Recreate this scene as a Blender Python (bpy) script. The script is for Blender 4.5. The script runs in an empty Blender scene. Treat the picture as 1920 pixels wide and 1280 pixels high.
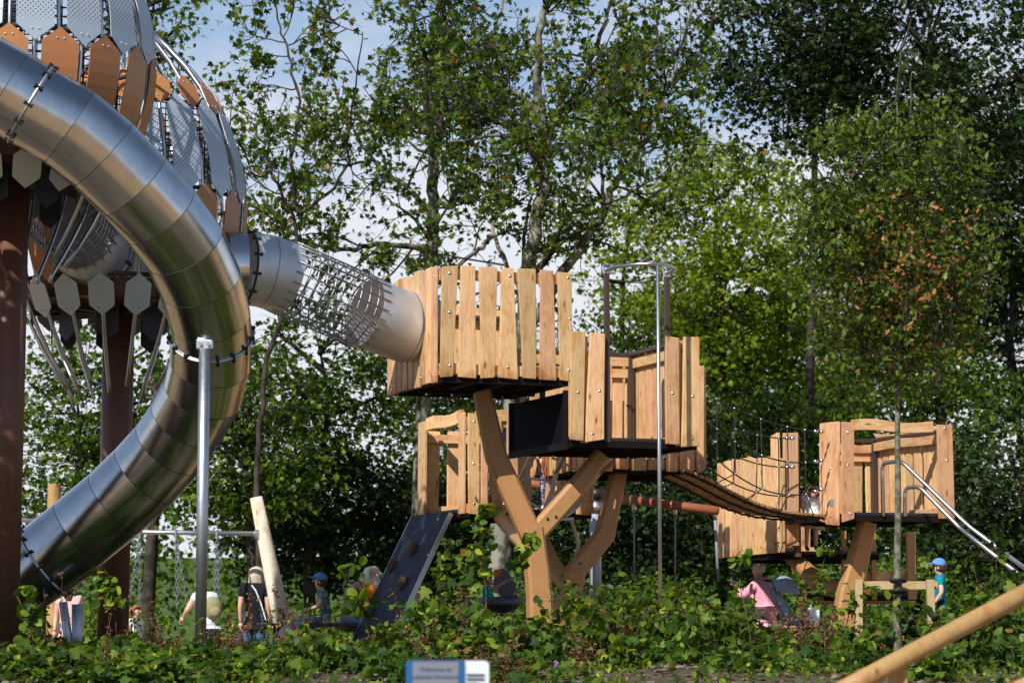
import bpy, math, random
import numpy as np
from mathutils import Vector, Matrix, Quaternion
R = math.radians
random.seed(7)
rng = np.random.default_rng(11)
scene = bpy.context.scene
COL = scene.collection

# ---------------------------------------------------------------- camera
F = 4267.0
TH = math.atan(480.0 / F)
CAMZ = 1.6
cam_d = bpy.data.cameras.new("camera")
cam_d.lens = 80.0; cam_d.sensor_width = 36.0
cam_d.clip_start = 0.1; cam_d.clip_end = 2000
cam = bpy.data.objects.new("camera", cam_d); COL.objects.link(cam)
cam.location = (0, 0, CAMZ); cam.rotation_euler = (R(90) + TH, 0, 0)
cam_d.dof.use_dof = True; cam_d.dof.focus_distance = 26.3; cam_d.dof.aperture_fstop = 3.2
scene.camera = cam

# ---------------------------------------------------------------- world and sun
SUN_AZ = 210.0      # compass bearing of the sun, +Y is 0 and +X is 90: behind the camera, to the left
SUN_EL = 40.0
w = bpy.data.worlds.new("World"); scene.world = w; w.use_nodes = True
nt = w.node_tree; N = nt.nodes; L = nt.links
bg = N["Background"]
sky = N.new("ShaderNodeTexSky"); sky.sky_type = 'NISHITA'; sky.sun_disc = False
sky.sun_elevation = R(SUN_EL); sky.sun_rotation = R(SUN_AZ)
sky.air_density = 1.0; sky.dust_density = 0.6; sky.ozone_density = 1.5
# clouds in the sky, a function of direction only
tc = N.new("ShaderNodeTexCoord")
mp = N.new("ShaderNodeMapping"); mp.inputs['Scale'].default_value = (1.0, 1.0, 2.2)
mp.inputs['Location'].default_value = (0.3, 0.1, 0.0)
nz = N.new("ShaderNodeTexNoise"); nz.inputs['Scale'].default_value = 3.2; nz.inputs['Detail'].default_value = 7; nz.inputs['Roughness'].default_value = .58
sep = N.new("ShaderNodeSeparateXYZ")
mr = N.new("ShaderNodeMapRange"); mr.inputs[1].default_value = 0.02; mr.inputs[2].default_value = 0.36
mr.inputs[3].default_value = 0.42; mr.inputs[4].default_value = -0.22
ad = N.new("ShaderNodeMath"); ad.operation = 'ADD'
rp = N.new("ShaderNodeValToRGB"); rp.color_ramp.elements[0].position = .50; rp.color_ramp.elements[1].position = .66
mx = N.new("ShaderNodeMix"); mx.data_type = 'RGBA'
mx.inputs['B'].default_value = (12.6, 13.2, 14.2, 1)
pale = N.new("ShaderNodeMix"); pale.data_type = 'RGBA'; pale.inputs['B'].default_value = (5.7, 8.2, 12.2, 1)
hz = N.new("ShaderNodeMapRange"); hz.inputs[1].default_value = .25; hz.inputs[2].default_value = .75; hz.inputs[3].default_value = .85; hz.inputs[4].default_value = .1
L.new(hz.outputs[0], pale.inputs['Factor'])
L.new(tc.outputs['Generated'], mp.inputs[0]); L.new(mp.outputs[0], nz.inputs['Vector'])
L.new(tc.outputs['Generated'], sep.inputs[0]); L.new(sep.outputs['Z'], mr.inputs[0])
L.new(sep.outputs['Z'], hz.inputs[0]); L.new(nz.outputs['Fac'], ad.inputs[0]); L.new(mr.outputs[0], ad.inputs[1])
ym = N.new("ShaderNodeMath"); ym.operation = 'MULTIPLY_ADD'; ym.inputs[1].default_value = .14; L.new(sep.outputs['Y'], ym.inputs[0]); L.new(ad.outputs[0], ym.inputs[2])
yo = N.new("ShaderNodeMath"); yo.operation = 'SUBTRACT'; yo.inputs[1].default_value = .13; L.new(ym.outputs[0], yo.inputs[0]); L.new(yo.outputs[0], rp.inputs[0]); L.new(rp.outputs[0], mx.inputs['Factor'])
L.new(sky.outputs[0], pale.inputs['A']); L.new(pale.outputs['Result'], mx.inputs['A']); L.new(mx.outputs['Result'], bg.inputs[0])
bg.inputs[1].default_value = 0.056

sd = bpy.data.lights.new("sun", 'SUN'); sd.energy = 5.0; sd.angle = R(0.5); sd.color = (1, .965, .90)
sun = bpy.data.objects.new("sun", sd); COL.objects.link(sun)
az, el = R(SUN_AZ), R(SUN_EL)
sdir = Vector((math.sin(az) * math.cos(el), math.cos(az) * math.cos(el), math.sin(el)))
sun.rotation_euler = sdir.to_track_quat('Z', 'Y').to_euler()
sun.location = sdir * 60
scene.view_settings.view_transform = 'Standard'; scene.view_settings.look = 'None'
scene.view_settings.exposure = 0.22; scene.view_settings.gamma = 1.0
scene.view_settings.use_curve_mapping = False
try:
    scene.cycles.max_bounces = 7; scene.cycles.transparent_max_bounces = 8
    scene.cycles.sample_clamp_indirect = 6
except Exception: pass

# ---------------------------------------------------------------- placing by sight line and depth
def P(px, py, Y):
    a = (px - 960) / F; b = (640 - py) / F
    d = Vector((a, math.cos(TH) - b * math.sin(TH), math.sin(TH) + b * math.cos(TH)))
    t = Y / d.y
    return Vector((d.x * t, Y, CAMZ + d.z * t))
def proj(p):
    x, y, z = p[0], p[1], p[2] - CAMZ
    c = y * math.cos(TH) + z * math.sin(TH); up = -y * math.sin(TH) + z * math.cos(TH)
    return 960 + F * x / c, 640 - F * up / c
def on_plane(px, p0, p1, z):      # fraction along p0-p1 that is seen at px
    a, b = -2.0, 3.0
    fa = proj((p0 + (p1 - p0) * a).to_3d()[:2] + (z,))[0] - px
    for _ in range(40):
        m = (a + b) / 2; q = p0 + (p1 - p0) * m
        fm = proj((q.x, q.y, z))[0] - px
        if (fm > 0) == (fa > 0): a, fa = m, fm
        else: b = m
    return (a + b) / 2

# ---------------------------------------------------------------- object helpers
WM = {}
def tag(o, label=None, cat=None, group=None, kind=None):
    if label: o['label'] = label
    if cat: o['category'] = cat
    if group: o['group'] = group
    if kind: o['kind'] = kind
    return o
def thing(name, loc, label, cat, group=None, rz=0):
    o = bpy.data.objects.new(name, None); COL.objects.link(o); o.empty_display_size = .1
    M = Matrix.Translation(Vector(loc)) @ Matrix.Rotation(rz, 4, 'Z'); o.matrix_local = M; WM[o] = M
    return tag(o, label, cat, group)
class MB:
    def __init__(s): s.v = []; s.f = []; s.uv = None
    def add(s, vs, fs):
        n = len(s.v); s.v += [Vector(v) for v in vs]; s.f += [tuple(i + n for i in f) for f in fs]; return s
    def box(s, c, size, ax=None):
        c = Vector(c); ax = ax or (Vector((1,0,0)), Vector((0,1,0)), Vector((0,0,1)))
        h = [a * (d / 2) for a, d in zip(ax, size)]
        vs = [c + h[0]*i + h[1]*j + h[2]*k for k in (-1,1) for j in (-1,1) for i in (-1,1)]
        return s.add(vs, [(0,2,3,1),(4,5,7,6),(0,1,5,4),(2,6,7,3),(0,4,6,2),(1,3,7,5)])
    def hexa(s, vs):              # eight corners: bottom loop then top loop
        return s.add(vs, [(3,2,1,0),(4,5,6,7),(0,1,5,4),(1,2,6,5),(2,3,7,6),(3,0,4,7)])
    def tube(s, pts, r, seg=8, cap=True, closed=False, ell=None):
        pts = [Vector(p) for p in pts]; n = len(pts)
        rs = r if isinstance(r, (list, tuple)) else [r] * n
        tg = []
        for i in range(n):
            a = pts[i-1] if (i > 0 or closed) else pts[i]; b = pts[(i+1) % n] if (i < n-1 or closed) else pts[i]
            t = (b - a); tg.append(t.normalized() if t.length > 1e-9 else Vector((0,0,1)))
        up = Vector((0,0,1)) if abs(tg[0].z) < .9 else Vector((1,0,0))
        x = tg[0].cross(up).normalized(); rings = []
        for i in range(n):
            x = (x - tg[i] * x.dot(tg[i])).normalized(); y = tg[i].cross(x)
            rings.append([pts[i] + (x * math.cos(a) + y * math.sin(a) * (ell or 1)) * rs[i] for a in [2*math.pi*k/seg for k in range(seg)]])
        vs = [v for rg in rings for v in rg]; fs = []
        for i in range(n if closed else n-1):
            j = (i+1) % n
            for k in range(seg):
                l = (k+1) % seg; fs.append((i*seg+k, i*seg+l, j*seg+l, j*seg+k))
        if cap and not closed:
            fs.append(tuple(range(seg))[::-1]); fs.append(tuple((n-1)*seg+k for k in range(seg)))
        return s.add(vs, fs)
    def sphere(s, c, r, seg=10, rings=7, sc=(1,1,1), rot=None):
        c = Vector(c); vs = [Vector((0,0,1))]; fs = []
        for i in range(1, rings):
            a = math.pi*i/rings
            for k in range(seg):
                b = 2*math.pi*k/seg; vs.append(Vector((math.sin(a)*math.cos(b), math.sin(a)*math.sin(b), math.cos(a))))
        vs.append(Vector((0,0,-1))); e = len(vs)-1
        for k in range(seg): fs.append((0, 1+k, 1+(k+1)%seg))
        for i in range(rings-2):
            for k in range(seg):
                a = 1+i*seg+k; b = 1+i*seg+(k+1)%seg; fs.append((a, a+seg, b+seg, b))
        for k in range(seg): fs.append((e, e-seg+(k+1)%seg, e-seg+k))
        out = []
        for v in vs:
            v = Vector((v.x*sc[0], v.y*sc[1], v.z*sc[2])) * r
            out.append(c + (rot @ v if rot else v))
        return s.add(out, fs)
    def build(s, name, mat, parent=None, M=None, smooth=False, bevel=0, label=None, mat2=None, from2=0):
        if M is None:
            lo = [min(v[i] for v in s.v) for i in range(3)]; hi = [max(v[i] for v in s.v) for i in range(3)]
            c = Vector([(a+b)/2 for a, b in zip(lo, hi)]); c.z = lo[2]
            M = Matrix.Translation(c); vs = [v - c for v in s.v]
        else: vs = s.v
        me = bpy.data.meshes.new(name); me.from_pydata([tuple(v) for v in vs], [], s.f)
        if s.uv:
            ul = me.uv_layers.new(name="UVMap"); ul.data.foreach_set("uv", [c for f in s.f for i in f for c in s.uv[i]])
        if smooth: me.polygons.foreach_set("use_smooth", [True]*len(me.polygons))
        me.materials.append(mat)
        if mat2: me.materials.append(mat2); me.polygons.foreach_set('material_index', [0]*from2+[1]*(len(me.polygons)-from2))
        o = bpy.data.objects.new(name, me); COL.objects.link(o); WM[o] = M
        if parent is not None: o.parent = parent; o.matrix_local = WM[parent].inverted() @ M
        else: o.matrix_local = M
        if bevel:
            b = o.modifiers.new("bevel", 'BEVEL'); b.width = bevel; b.segments = 2; b.limit_method = 'ANGLE'; b.angle_limit = R(40)
        if label: o['label'] = label
        return o
def copy_tree(o, parent=None):
    c = o.copy(); COL.objects.link(c)
    if parent is not None: c.parent = parent; c.matrix_parent_inverse = o.matrix_parent_inverse
    for ch in list(o.children): copy_tree(ch, c)
    return c

# ---------------------------------------------------------------- materials
def mat(name, color, rough=.6, metal=0, spec=.5):
    m = bpy.data.materials.new(name); m.use_nodes = True
    b = m.node_tree.nodes["Principled BSDF"]
    b.inputs['Base Color'].default_value = (*color, 1); b.inputs['Roughness'].default_value = rough
    b.inputs['Metallic'].default_value = metal; b.inputs['Specular IOR Level'].default_value = spec
    return m
def nodes(m): return m.node_tree.nodes, m.node_tree.links, m.node_tree.nodes["Principled BSDF"]
def ramp(N, stops):
    r = N.new("ShaderNodeValToRGB"); e = r.color_ramp.elements
    while len(e) < len(stops): e.new(.5)
    for el_, (p, c) in zip(e, stops): el_.position = p; el_.color = (*c, 1)
    return r
def bump(m, src, strength, dist=.01):
    N, L, b = nodes(m); bp = N.new("ShaderNodeBump"); bp.inputs['Strength'].default_value = strength; bp.inputs['Distance'].default_value = dist
    L.new(src, bp.inputs['Height']); L.new(bp.outputs[0], b.inputs['Normal'])
def grain(name, stops, sc=(9, 9, .9), scale=3.5, rough=.55, hue=.25, bmp=.25, stain=True, spec=.35):
    m = mat(name, (.5,.3,.15), rough, spec=spec); N, L, b = nodes(m)
    t = N.new("ShaderNodeTexCoord"); oi = N.new("ShaderNodeObjectInfo")
    mp = N.new("ShaderNodeMapping"); mp.inputs['Scale'].default_value = sc
    ml = N.new("ShaderNodeMath"); ml.operation = 'MULTIPLY'; ml.inputs[1].default_value = 57
    cb = N.new("ShaderNodeCombineXYZ"); L.new(oi.outputs['Random'], ml.inputs[0])
    for i in range(3): L.new(ml.outputs[0], cb.inputs[i])
    L.new(t.outputs['Object'], mp.inputs[0]); L.new(cb.outputs[0], mp.inputs['Location'])
    n = N.new("ShaderNodeTexNoise"); n.inputs['Scale'].default_value = scale; n.inputs['Detail'].default_value = 5; n.inputs['Distortion'].default_value = .8
    L.new(mp.outputs[0], n.inputs['Vector'])
    wv = N.new("ShaderNodeMath"); wv.operation = 'MULTIPLY'; wv.inputs[1].default_value = 9
    fr = N.new("ShaderNodeMath"); fr.operation = 'PINGPONG'; fr.inputs[1].default_value = 1
    L.new(n.outputs['Fac'], wv.inputs[0]); L.new(wv.outputs[0], fr.inputs[0])
    mm = N.new("ShaderNodeMix"); mm.data_type = 'FLOAT'; mm.inputs['Factor'].default_value = .45
    n2 = N.new("ShaderNodeTexNoise"); n2.inputs['Scale'].default_value = scale * 2.2; n2.inputs['Detail'].default_value = 6
    L.new(mp.outputs[0], n2.inputs['Vector'])
    L.new(n2.outputs['Fac'], mm.inputs['A']); L.new(fr.outputs[0], mm.inputs['B'])
    r = ramp(N, stops); L.new(mm.outputs['Result'], r.inputs[0])
    hs = N.new("ShaderNodeHueSaturation"); L.new(r.outputs[0], hs.inputs['Color'])
    h = N.new("ShaderNodeMapRange"); h.inputs[3].default_value = .5 - .06*hue; h.inputs[4].default_value = .5 + .033*hue
    v = N.new("ShaderNodeMapRange"); v.inputs[3].default_value = 1 - hue; v.inputs[4].default_value = 1 + hue * .35
    L.new(oi.outputs['Random'], h.inputs[0]); L.new(h.outputs[0], hs.inputs['Hue'])
    ml2 = N.new("ShaderNodeMath"); ml2.operation = 'MULTIPLY'; ml2.inputs[1].default_value = 7.31
    f2 = N.new("ShaderNodeMath"); f2.operation = 'FRACT'; L.new(oi.outputs['Random'], ml2.inputs[0]); L.new(ml2.outputs[0], f2.inputs[0])
    L.new(f2.outputs[0], v.inputs[0]); L.new(v.outputs[0], hs.inputs['Value'])
    out = hs.outputs[0]
    if stain:   # knots, then weather
        vo = N.new("ShaderNodeTexVoronoi"); vo.inputs['Scale'].default_value = 1.0; mpk = N.new("ShaderNodeMapping"); mpk.inputs['Scale'].default_value = (6.5, 6.5, 2.3); L.new(t.outputs['Object'], mpk.inputs[0]); L.new(cb.outputs[0], mpk.inputs['Location']); L.new(mpk.outputs[0], vo.inputs['Vector'])
        rk = ramp(N, [(.0,(.22,.12,.07)),(.07,(.30,.18,.11)),(.10,(.80,.72,.62)),(.17,(1,1,1))]); L.new(vo.outputs['Distance'], rk.inputs[0])
        mk = N.new("ShaderNodeMix"); mk.data_type = 'RGBA'; mk.blend_type = 'MULTIPLY'; mk.inputs['Factor'].default_value = .8; L.new(out, mk.inputs['A']); L.new(rk.outputs[0], mk.inputs['B']); out = mk.outputs['Result']
    if stain:   # weather stains creeping over the boards
        n3 = N.new("ShaderNodeTexNoise"); n3.inputs['Scale'].default_value = 3.0; n3.inputs['Detail'].default_value = 6; n3.inputs['Roughness'].default_value = .7
        mp3 = N.new("ShaderNodeMapping"); mp3.inputs['Scale'].default_value = (2, 2, 1); L.new(t.outputs['Object'], mp3.inputs[0]); L.new(cb.outputs[0], mp3.inputs['Location'])
        L.new(mp3.outputs[0], n3.inputs['Vector'])
        sp = N.new("ShaderNodeSeparateXYZ"); L.new(t.outputs['Object'], sp.inputs[0])
        zr = N.new("ShaderNodeMapRange"); zr.inputs[1].default_value = 0; zr.inputs[2].default_value = .22; zr.inputs[3].default_value = .17; zr.inputs[4].default_value = 0
        L.new(sp.outputs['Z'], zr.inputs[0]); aa = N.new("ShaderNodeMath"); aa.operation = 'ADD'; L.new(n3.outputs['Fac'], aa.inputs[0]); L.new(zr.outputs[0], aa.inputs[1])
        r3 = ramp(N, [(.50, (1,1,1)), (.62,(.86,.76,.66)), (.80, (.50,.36,.25))]); L.new(aa.outputs[0], r3.inputs[0])
        mu = N.new("ShaderNodeMix"); mu.data_type = 'RGBA'; mu.blend_type = 'MULTIPLY'; mu.inputs['Factor'].default_value = 1
        L.new(out, mu.inputs['A']); L.new(r3.outputs[0], mu.inputs['B']); out = mu.outputs['Result']
    L.new(out, b.inputs['Base Color'])
    if bmp: bump(m, mm.outputs['Result'], bmp, .004)
    return m
WOOD = grain("larch_boards", [(0.15,(.53,.30,.135)),(.42,(.69,.42,.205)),(.62,(.77,.50,.255)),(.9,(.59,.34,.155))], hue=.30, sc=(7,7,.6))
GLU = grain("oiled_laminated_timber", [(0.2,(.35,.18,.066)),(.5,(.47,.255,.10)),(.8,(.41,.213,.08))], sc=(14,14,.7), hue=.12, bmp=.1, stain=False, rough=.42)
LAM = grain("orange_wood_laminate", [(0.2,(.33,.13,.045)),(.5,(.45,.20,.075)),(.8,(.37,.155,.055))], sc=(20,20,1.2), hue=.12, bmp=0, stain=False, rough=.35)
LOGW = grain("bare_log", [(0.2,(.58,.50,.40)),(.5,(.76,.69,.58)),(.8,(.66,.58,.47))], hue=.1, rough=.7)
LOGT = grain("tan_log", [(0.2,(.30,.18,.065)),(.5,(.44,.285,.11)),(.8,(.35,.215,.08))], hue=.1, rough=.55)
POSTW = grain("treated_softwood", [(0.2,(.34,.24,.12)),(.5,(.50,.38,.20)),(.8,(.40,.28,.14))], hue=.12, rough=.7)
def steel(name, col=(.60,.61,.63), rough=.27, streak=(1,1,30), bm=.03):
    m = mat(name, col, rough, 1.0); N, L, b = nodes(m)
    t = N.new("ShaderNodeTexCoord"); mp = N.new("ShaderNodeMapping"); mp.inputs['Scale'].default_value = streak
    n = N.new("ShaderNodeTexNoise"); n.inputs['Scale'].default_value = 6; n.inputs['Detail'].default_value = 5
    L.new(t.outputs['UV' if name == 'brushed_steel' else 'Object'], mp.inputs[0]); L.new(mp.outputs[0], n.inputs['Vector'])
    if name == 'brushed_steel':
        b.inputs['Anisotropic'].default_value = .75; tg_ = N.new('ShaderNodeTangent'); tg_.direction_type = 'UV_MAP'; L.new(tg_.outputs[0], b.inputs['Tangent'])
    r = N.new("ShaderNodeMapRange"); r.inputs[3].default_value = rough - .07; r.inputs[4].default_value = rough + .09
    L.new(n.outputs['Fac'], r.inputs[0]); L.new(r.outputs[0], b.inputs['Roughness'])
    n2 = N.new("ShaderNodeTexNoise"); n2.inputs['Scale'].default_value = 2.2; n2.inputs['Detail'].default_value = 9; n2.inputs['Roughness'].default_value = .68; L.new(t.outputs['Object'], n2.inputs['Vector'])
    c = ramp(N, [(.3, tuple(x*.74 for x in col)), (.7, tuple(min(1, x*1.08) for x in col))]); L.new(n2.outputs['Fac'], c.inputs[0]); L.new(c.outputs[0], b.inputs['Base Color'])
    if bm: bump(m, n.outputs['Fac'], bm, .01)
    return m
STEEL = steel("brushed_steel", (.60,.60,.61), .14, (2, 70, 1), .05)
TUN = steel("satin_steel", (.66,.68,.72), .50, (4,4,4), .02); TUN.node_tree.nodes["Principled BSDF"].inputs["Metallic"].default_value = .7
ROD = steel("polished_steel_rod", (.60,.61,.64), .33, (3,3,3), 0)
WIRE = steel("dull_wire", (.36,.36,.37), .45, (3,3,3), 0)
GALV = steel("galvanised_steel", (.52,.55,.60), .42, (5,5,5), .05)
GREYP = mat("grey_powder_coat", (.22,.26,.31), .45)
PANEL = mat("pale_blue_grey_panel", (.33,.385,.46), .38, .35)
def dots(m, pitch=.034, rad=.24):
    N, L, b = nodes(m); base = tuple(b.inputs['Base Color'].default_value)[:3]
    t = N.new("ShaderNodeUVMap"); sp = N.new("ShaderNodeSeparateXYZ"); L.new(t.outputs[0], sp.inputs[0])
    def mth(op, a, b_=None):
        n = N.new("ShaderNodeMath"); n.operation = op
        for i, q in enumerate((a, b_)):
            if q is None: continue
            if isinstance(q, (int, float)): n.inputs[i].default_value = q
            else: L.new(q, n.inputs[i])
        return n.outputs[0]
    a = mth('MULTIPLY', sp.outputs[0], 1/pitch); c = mth('MULTIPLY', sp.outputs[1], 1/pitch)
    s1 = mth('ADD', a, c); s2 = mth('SUBTRACT', a, c)
    x = mth('SUBTRACT', mth('FRACT', mth('MULTIPLY', s1, .5)), .5); y = mth('SUBTRACT', mth('FRACT', mth('MULTIPLY', s2, .5)), .5)
    d = mth('SQRT', mth('ADD', mth('MULTIPLY', x, x), mth('MULTIPLY', y, y)))
    edge = mth('MULTIPLY', mth('LESS_THAN', d, rad * .7), sp.outputs[2] if False else 1.0)
    mask = N.new("ShaderNodeAttribute"); mask.attribute_name = "perf"
    k = mth('MULTIPLY', edge, mask.outputs['Fac'])
    mi = N.new("ShaderNodeMix"); mi.data_type = 'RGBA'; L.new(k, mi.inputs['Factor']); mi.inputs['A'].default_value = (*base, 1); mi.inputs['B'].default_value = (.03,.035,.045,1)
    L.new(mi.outputs['Result'], b.inputs['Base Color'])
PERF = mat("perforated_blue_grey_panel", (.42,.48,.54), .35, .3); dots(PERF, .025, .30)
PLAINP = mat("plain_pale_panel", (.50,.53,.52), .4, .2)
CORTEN = grain("rust_brown_coated_steel", [(0.2,(.115,.048,.030)),(.5,(.155,.066,.042)),(.8,(.13,.056,.035))], sc=(1,1,1), scale=2, hue=.05, bmp=.04, stain=False, rough=.42)
BROWNF = mat("dark_brown_frame", (.055,.033,.025), .5)
BLACKP = mat("black_deck_panel", (.016,.017,.02), .55)
NAVY = grain("dark_navy_panel", [(0.2,(.012,.016,.033)),(.5,(.017,.022,.043)),(.8,(.014,.018,.037))], sc=(2,2,2), hue=.02, bmp=.08, stain=False, rough=.6, spec=.2)
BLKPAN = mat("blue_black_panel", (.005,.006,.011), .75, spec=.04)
FRAMEK = mat("near_black_steel_frame", (.011,.008,.007), .7, spec=.1)
BOLT = mat("bolt_steel", (.6,.6,.62), .25, 1)
BLKB = mat("black_bolt", (.015,.015,.016), .45)
ROPE = mat("black_rope", (.012,.013,.015), .8)
TERRA = mat("terracotta_coated_steel", (.30,.095,.04), .38)
# ---------------------------------------------------------------- ground
def sstep(a, b, x):
    t = min(1, max(0, (x - a) / (b - a))); return t*t*(3-2*t)
def ground_z(x, y):
    z = .93 * sstep(12.5, 19.5, y)
    z += .03*math.sin(x*1.7+y*.9) * sstep(14, 18, y) + .025*math.sin(x*3.1-y*2.3)*sstep(14,18,y)
    drop = sstep(25.5, 29, y) * (.46 - .40*sstep(0, 4.5, x))
    z -= drop
    z -= 1.3*sstep(46, 80, y)
    z += 8.0*sstep(120, 330, y)
    return z
def ground_mesh():
    xs = np.concatenate([np.linspace(-300,-40,14), np.linspace(-36,36,145), np.linspace(40,300,14)])
    ys = np.concatenate([np.linspace(-60,8,10), np.linspace(9,46,130), np.linspace(48,420,50)])
    vs = [(x, y, ground_z(x, y)) for y in ys for x in xs]; nx = len(xs)
    fs = [(j*nx+i, j*nx+i+1, (j+1)*nx+i+1, (j+1)*nx+i) for j in range(len(ys)-1) for i in range(nx-1)]
    return MB().add(vs, fs)
def smix(N, L, a, b_, f):
    m = N.new('ShaderNodeMix'); m.data_type = 'RGBA'; L.new(f, m.inputs['Factor']); L.new(a, m.inputs['A']); L.new(b_, m.inputs['B']); return m.outputs['Result']
def soil_mat():
    m = mat("bank_soil_and_grass", (.1,.08,.05), .95, spec=.1); N, L, b = nodes(m)
    g = N.new("ShaderNodeNewGeometry"); sp = N.new("ShaderNodeSeparateXYZ"); L.new(g.outputs['Position'], sp.inputs[0])
    n = N.new("ShaderNodeTexNoise"); n.inputs['Scale'].default_value = 9; n.inputs['Detail'].default_value = 9; n.inputs['Roughness'].default_value = .7
    L.new(g.outputs['Position'], n.inputs['Vector'])
    soil = ramp(N, [(.3,(.055,.042,.032)),(.5,(.12,.095,.072)),(.72,(.22,.185,.15))]); L.new(n.outputs['Fac'], soil.inputs[0])
    gr = ramp(N, [(.3,(.04,.07,.018)),(.55,(.075,.12,.03)),(.75,(.14,.17,.055))])
    n2 = N.new("ShaderNodeTexNoise"); n2.inputs['Scale'].default_value = .9; n2.inputs['Detail'].default_value = 8; L.new(g.outputs['Position'], n2.inputs['Vector']); L.new(n2.outputs['Fac'], gr.inputs[0])
    mrg = N.new("ShaderNodeMapRange"); mrg.inputs[1].default_value = 24; mrg.inputs[2].default_value = 31; L.new(sp.outputs['Y'], mrg.inputs[0])
    ad = N.new("ShaderNodeMath"); ad.operation = 'ADD'; L.new(mrg.outputs[0], ad.inputs[0])
    n3 = N.new("ShaderNodeTexNoise"); n3.inputs['Scale'].default_value = 1.3; n3.inputs['Detail'].default_value = 5; L.new(g.outputs['Position'], n3.inputs['Vector'])
    r3 = N.new("ShaderNodeMapRange"); r3.inputs[1].default_value = .56; r3.inputs[2].default_value = .70; L.new(n3.outputs['Fac'], r3.inputs[0]); L.new(r3.outputs[0], ad.inputs[1]); ad.use_clamp = True
    mi = N.new("ShaderNodeMix"); mi.data_type = 'RGBA'; L.new(ad.outputs[0], mi.inputs['Factor']); L.new(soil.outputs[0], mi.inputs['A']); L.new(gr.outputs[0], mi.inputs['B'])
    tan = ramp(N, [(.3,(.24,.15,.08)),(.5,(.40,.265,.145)),(.7,(.52,.37,.22))]); L.new(n.outputs['Fac'], tan.inputs[0])
    wob = N.new('ShaderNodeMath'); wob.operation = 'MULTIPLY_ADD'; L.new(n3.outputs['Fac'], wob.inputs[0]); wob.inputs[1].default_value = 3.0; L.new(sp.outputs['Y'], wob.inputs[2])
    out = mi.outputs['Result']
    pr_ = N.new('ShaderNodeMapRange'); pr_.inputs[1].default_value = 14.6; pr_.inputs[2].default_value = 14.2; L.new(wob.outputs[0], pr_.inputs[0])   # gravel path in front of the bank
    out = smix(N, L, out, tan.outputs[0], pr_.outputs[0])
    c1 = N.new('ShaderNodeMapRange'); c1.inputs[1].default_value = 25.6; c1.inputs[2].default_value = 26.4; L.new(wob.outputs[0], c1.inputs[0])
    c2 = N.new('ShaderNodeMapRange'); c2.inputs[1].default_value = 39; c2.inputs[2].default_value = 38; L.new(wob.outputs[0], c2.inputs[0])
    ml = N.new('ShaderNodeMath'); ml.operation = 'MULTIPLY'; L.new(c1.outputs[0], ml.inputs[0]); L.new(c2.outputs[0], ml.inputs[1])   # bark mulch of the play area
    out = smix(N, L, out, tan.outputs[0], ml.outputs[0])
    L.new(out, b.inputs['Base Color']); bump(m, n.outputs['Fac'], .9, .05)
    return m
SOIL = soil_mat()
tag(ground_mesh().build("ground", SOIL, M=Matrix.Identity(4), smooth=True), kind='structure')

# ---------------------------------------------------------------- timber platforms
U = Vector((.94, .34)).normalized(); V = Vector((-.34, .94)).normalized()
def uv2(S, a, b): return Vector((S[0], S[1])) + U*a + V*b
def board(root, pts_b, pts_t, z0, z1a, z1b, z0a=None, th=.038, off=.0, n=None, bolts=(), name='board', m=None, side=1):
    """pts_b/pts_t: (left, right) 2D plan points at bottom and top; n outward normal."""
    bl, br = pts_b; tl, tr = pts_t
    z0a = z0 if z0a is None else z0a
    c = (bl + br) / 2; ax = (br - bl).normalized()
    O = Vector((c.x, c.y, z0)) + Vector((n.x, n.y, 0)) * off
    M = Matrix(((ax.x, n.x, 0, O.x), (ax.y, n.y, 0, O.y), (0, 0, 1, O.z), (0, 0, 0, 1)))
    rows = 7; b = MB(); vs = []
    j0 = random.uniform(-1,1)*.006; fq = random.uniform(2, 4); ph = random.uniform(0, 6)
    for i in range(rows):
        t = i/(rows-1)
        pl = bl.lerp(tl, t); pr = br.lerp(tr, t); zl = z0 + (z1a - z0)*t; zr = z0a + (z1b - z0a)*t
        wob = math.sin(t*fq + ph)*.006
        xl = (pl - c).dot(ax) + wob; xr = (pr - c).dot(ax) + wob*.5 - j0
        for y in (0, th):
            vs += [(xl, y, zl - z0), (xr, y, zr - z0)]
    fs = [(0,1,3,2)]
    for i in range(rows-1):
        a = i*4; d = a+4
        fs += [(a,d,d+1,a+1), (a+2,a+3,d+3,d+2), (a,a+2,d+2,d), (a+1,d+1,d+3,a+3)]
    e = (rows-1)*4; fs.append((e, e+2, e+3, e+1))
    b.add(vs, fs)
    o = b.build(name, m or WOOD, root, M, bevel=.007)
    for bx, bz in bolts:
        q = MB(); wl = (pts_b[1]-pts_b[0]).length
        ys = th if side > 0 else 0
        q.sphere((bx*wl/2, ys, bz), .013, 8, 5, (1, .55, 1)); q.tube([(bx*wl/2, ys-.004*side, bz), (bx*wl/2, ys+.003*side, bz)], .018, 10)
        bo = q.build('bolt', BOLT, o, M @ Matrix.Identity(4), smooth=True)
    return o
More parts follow.
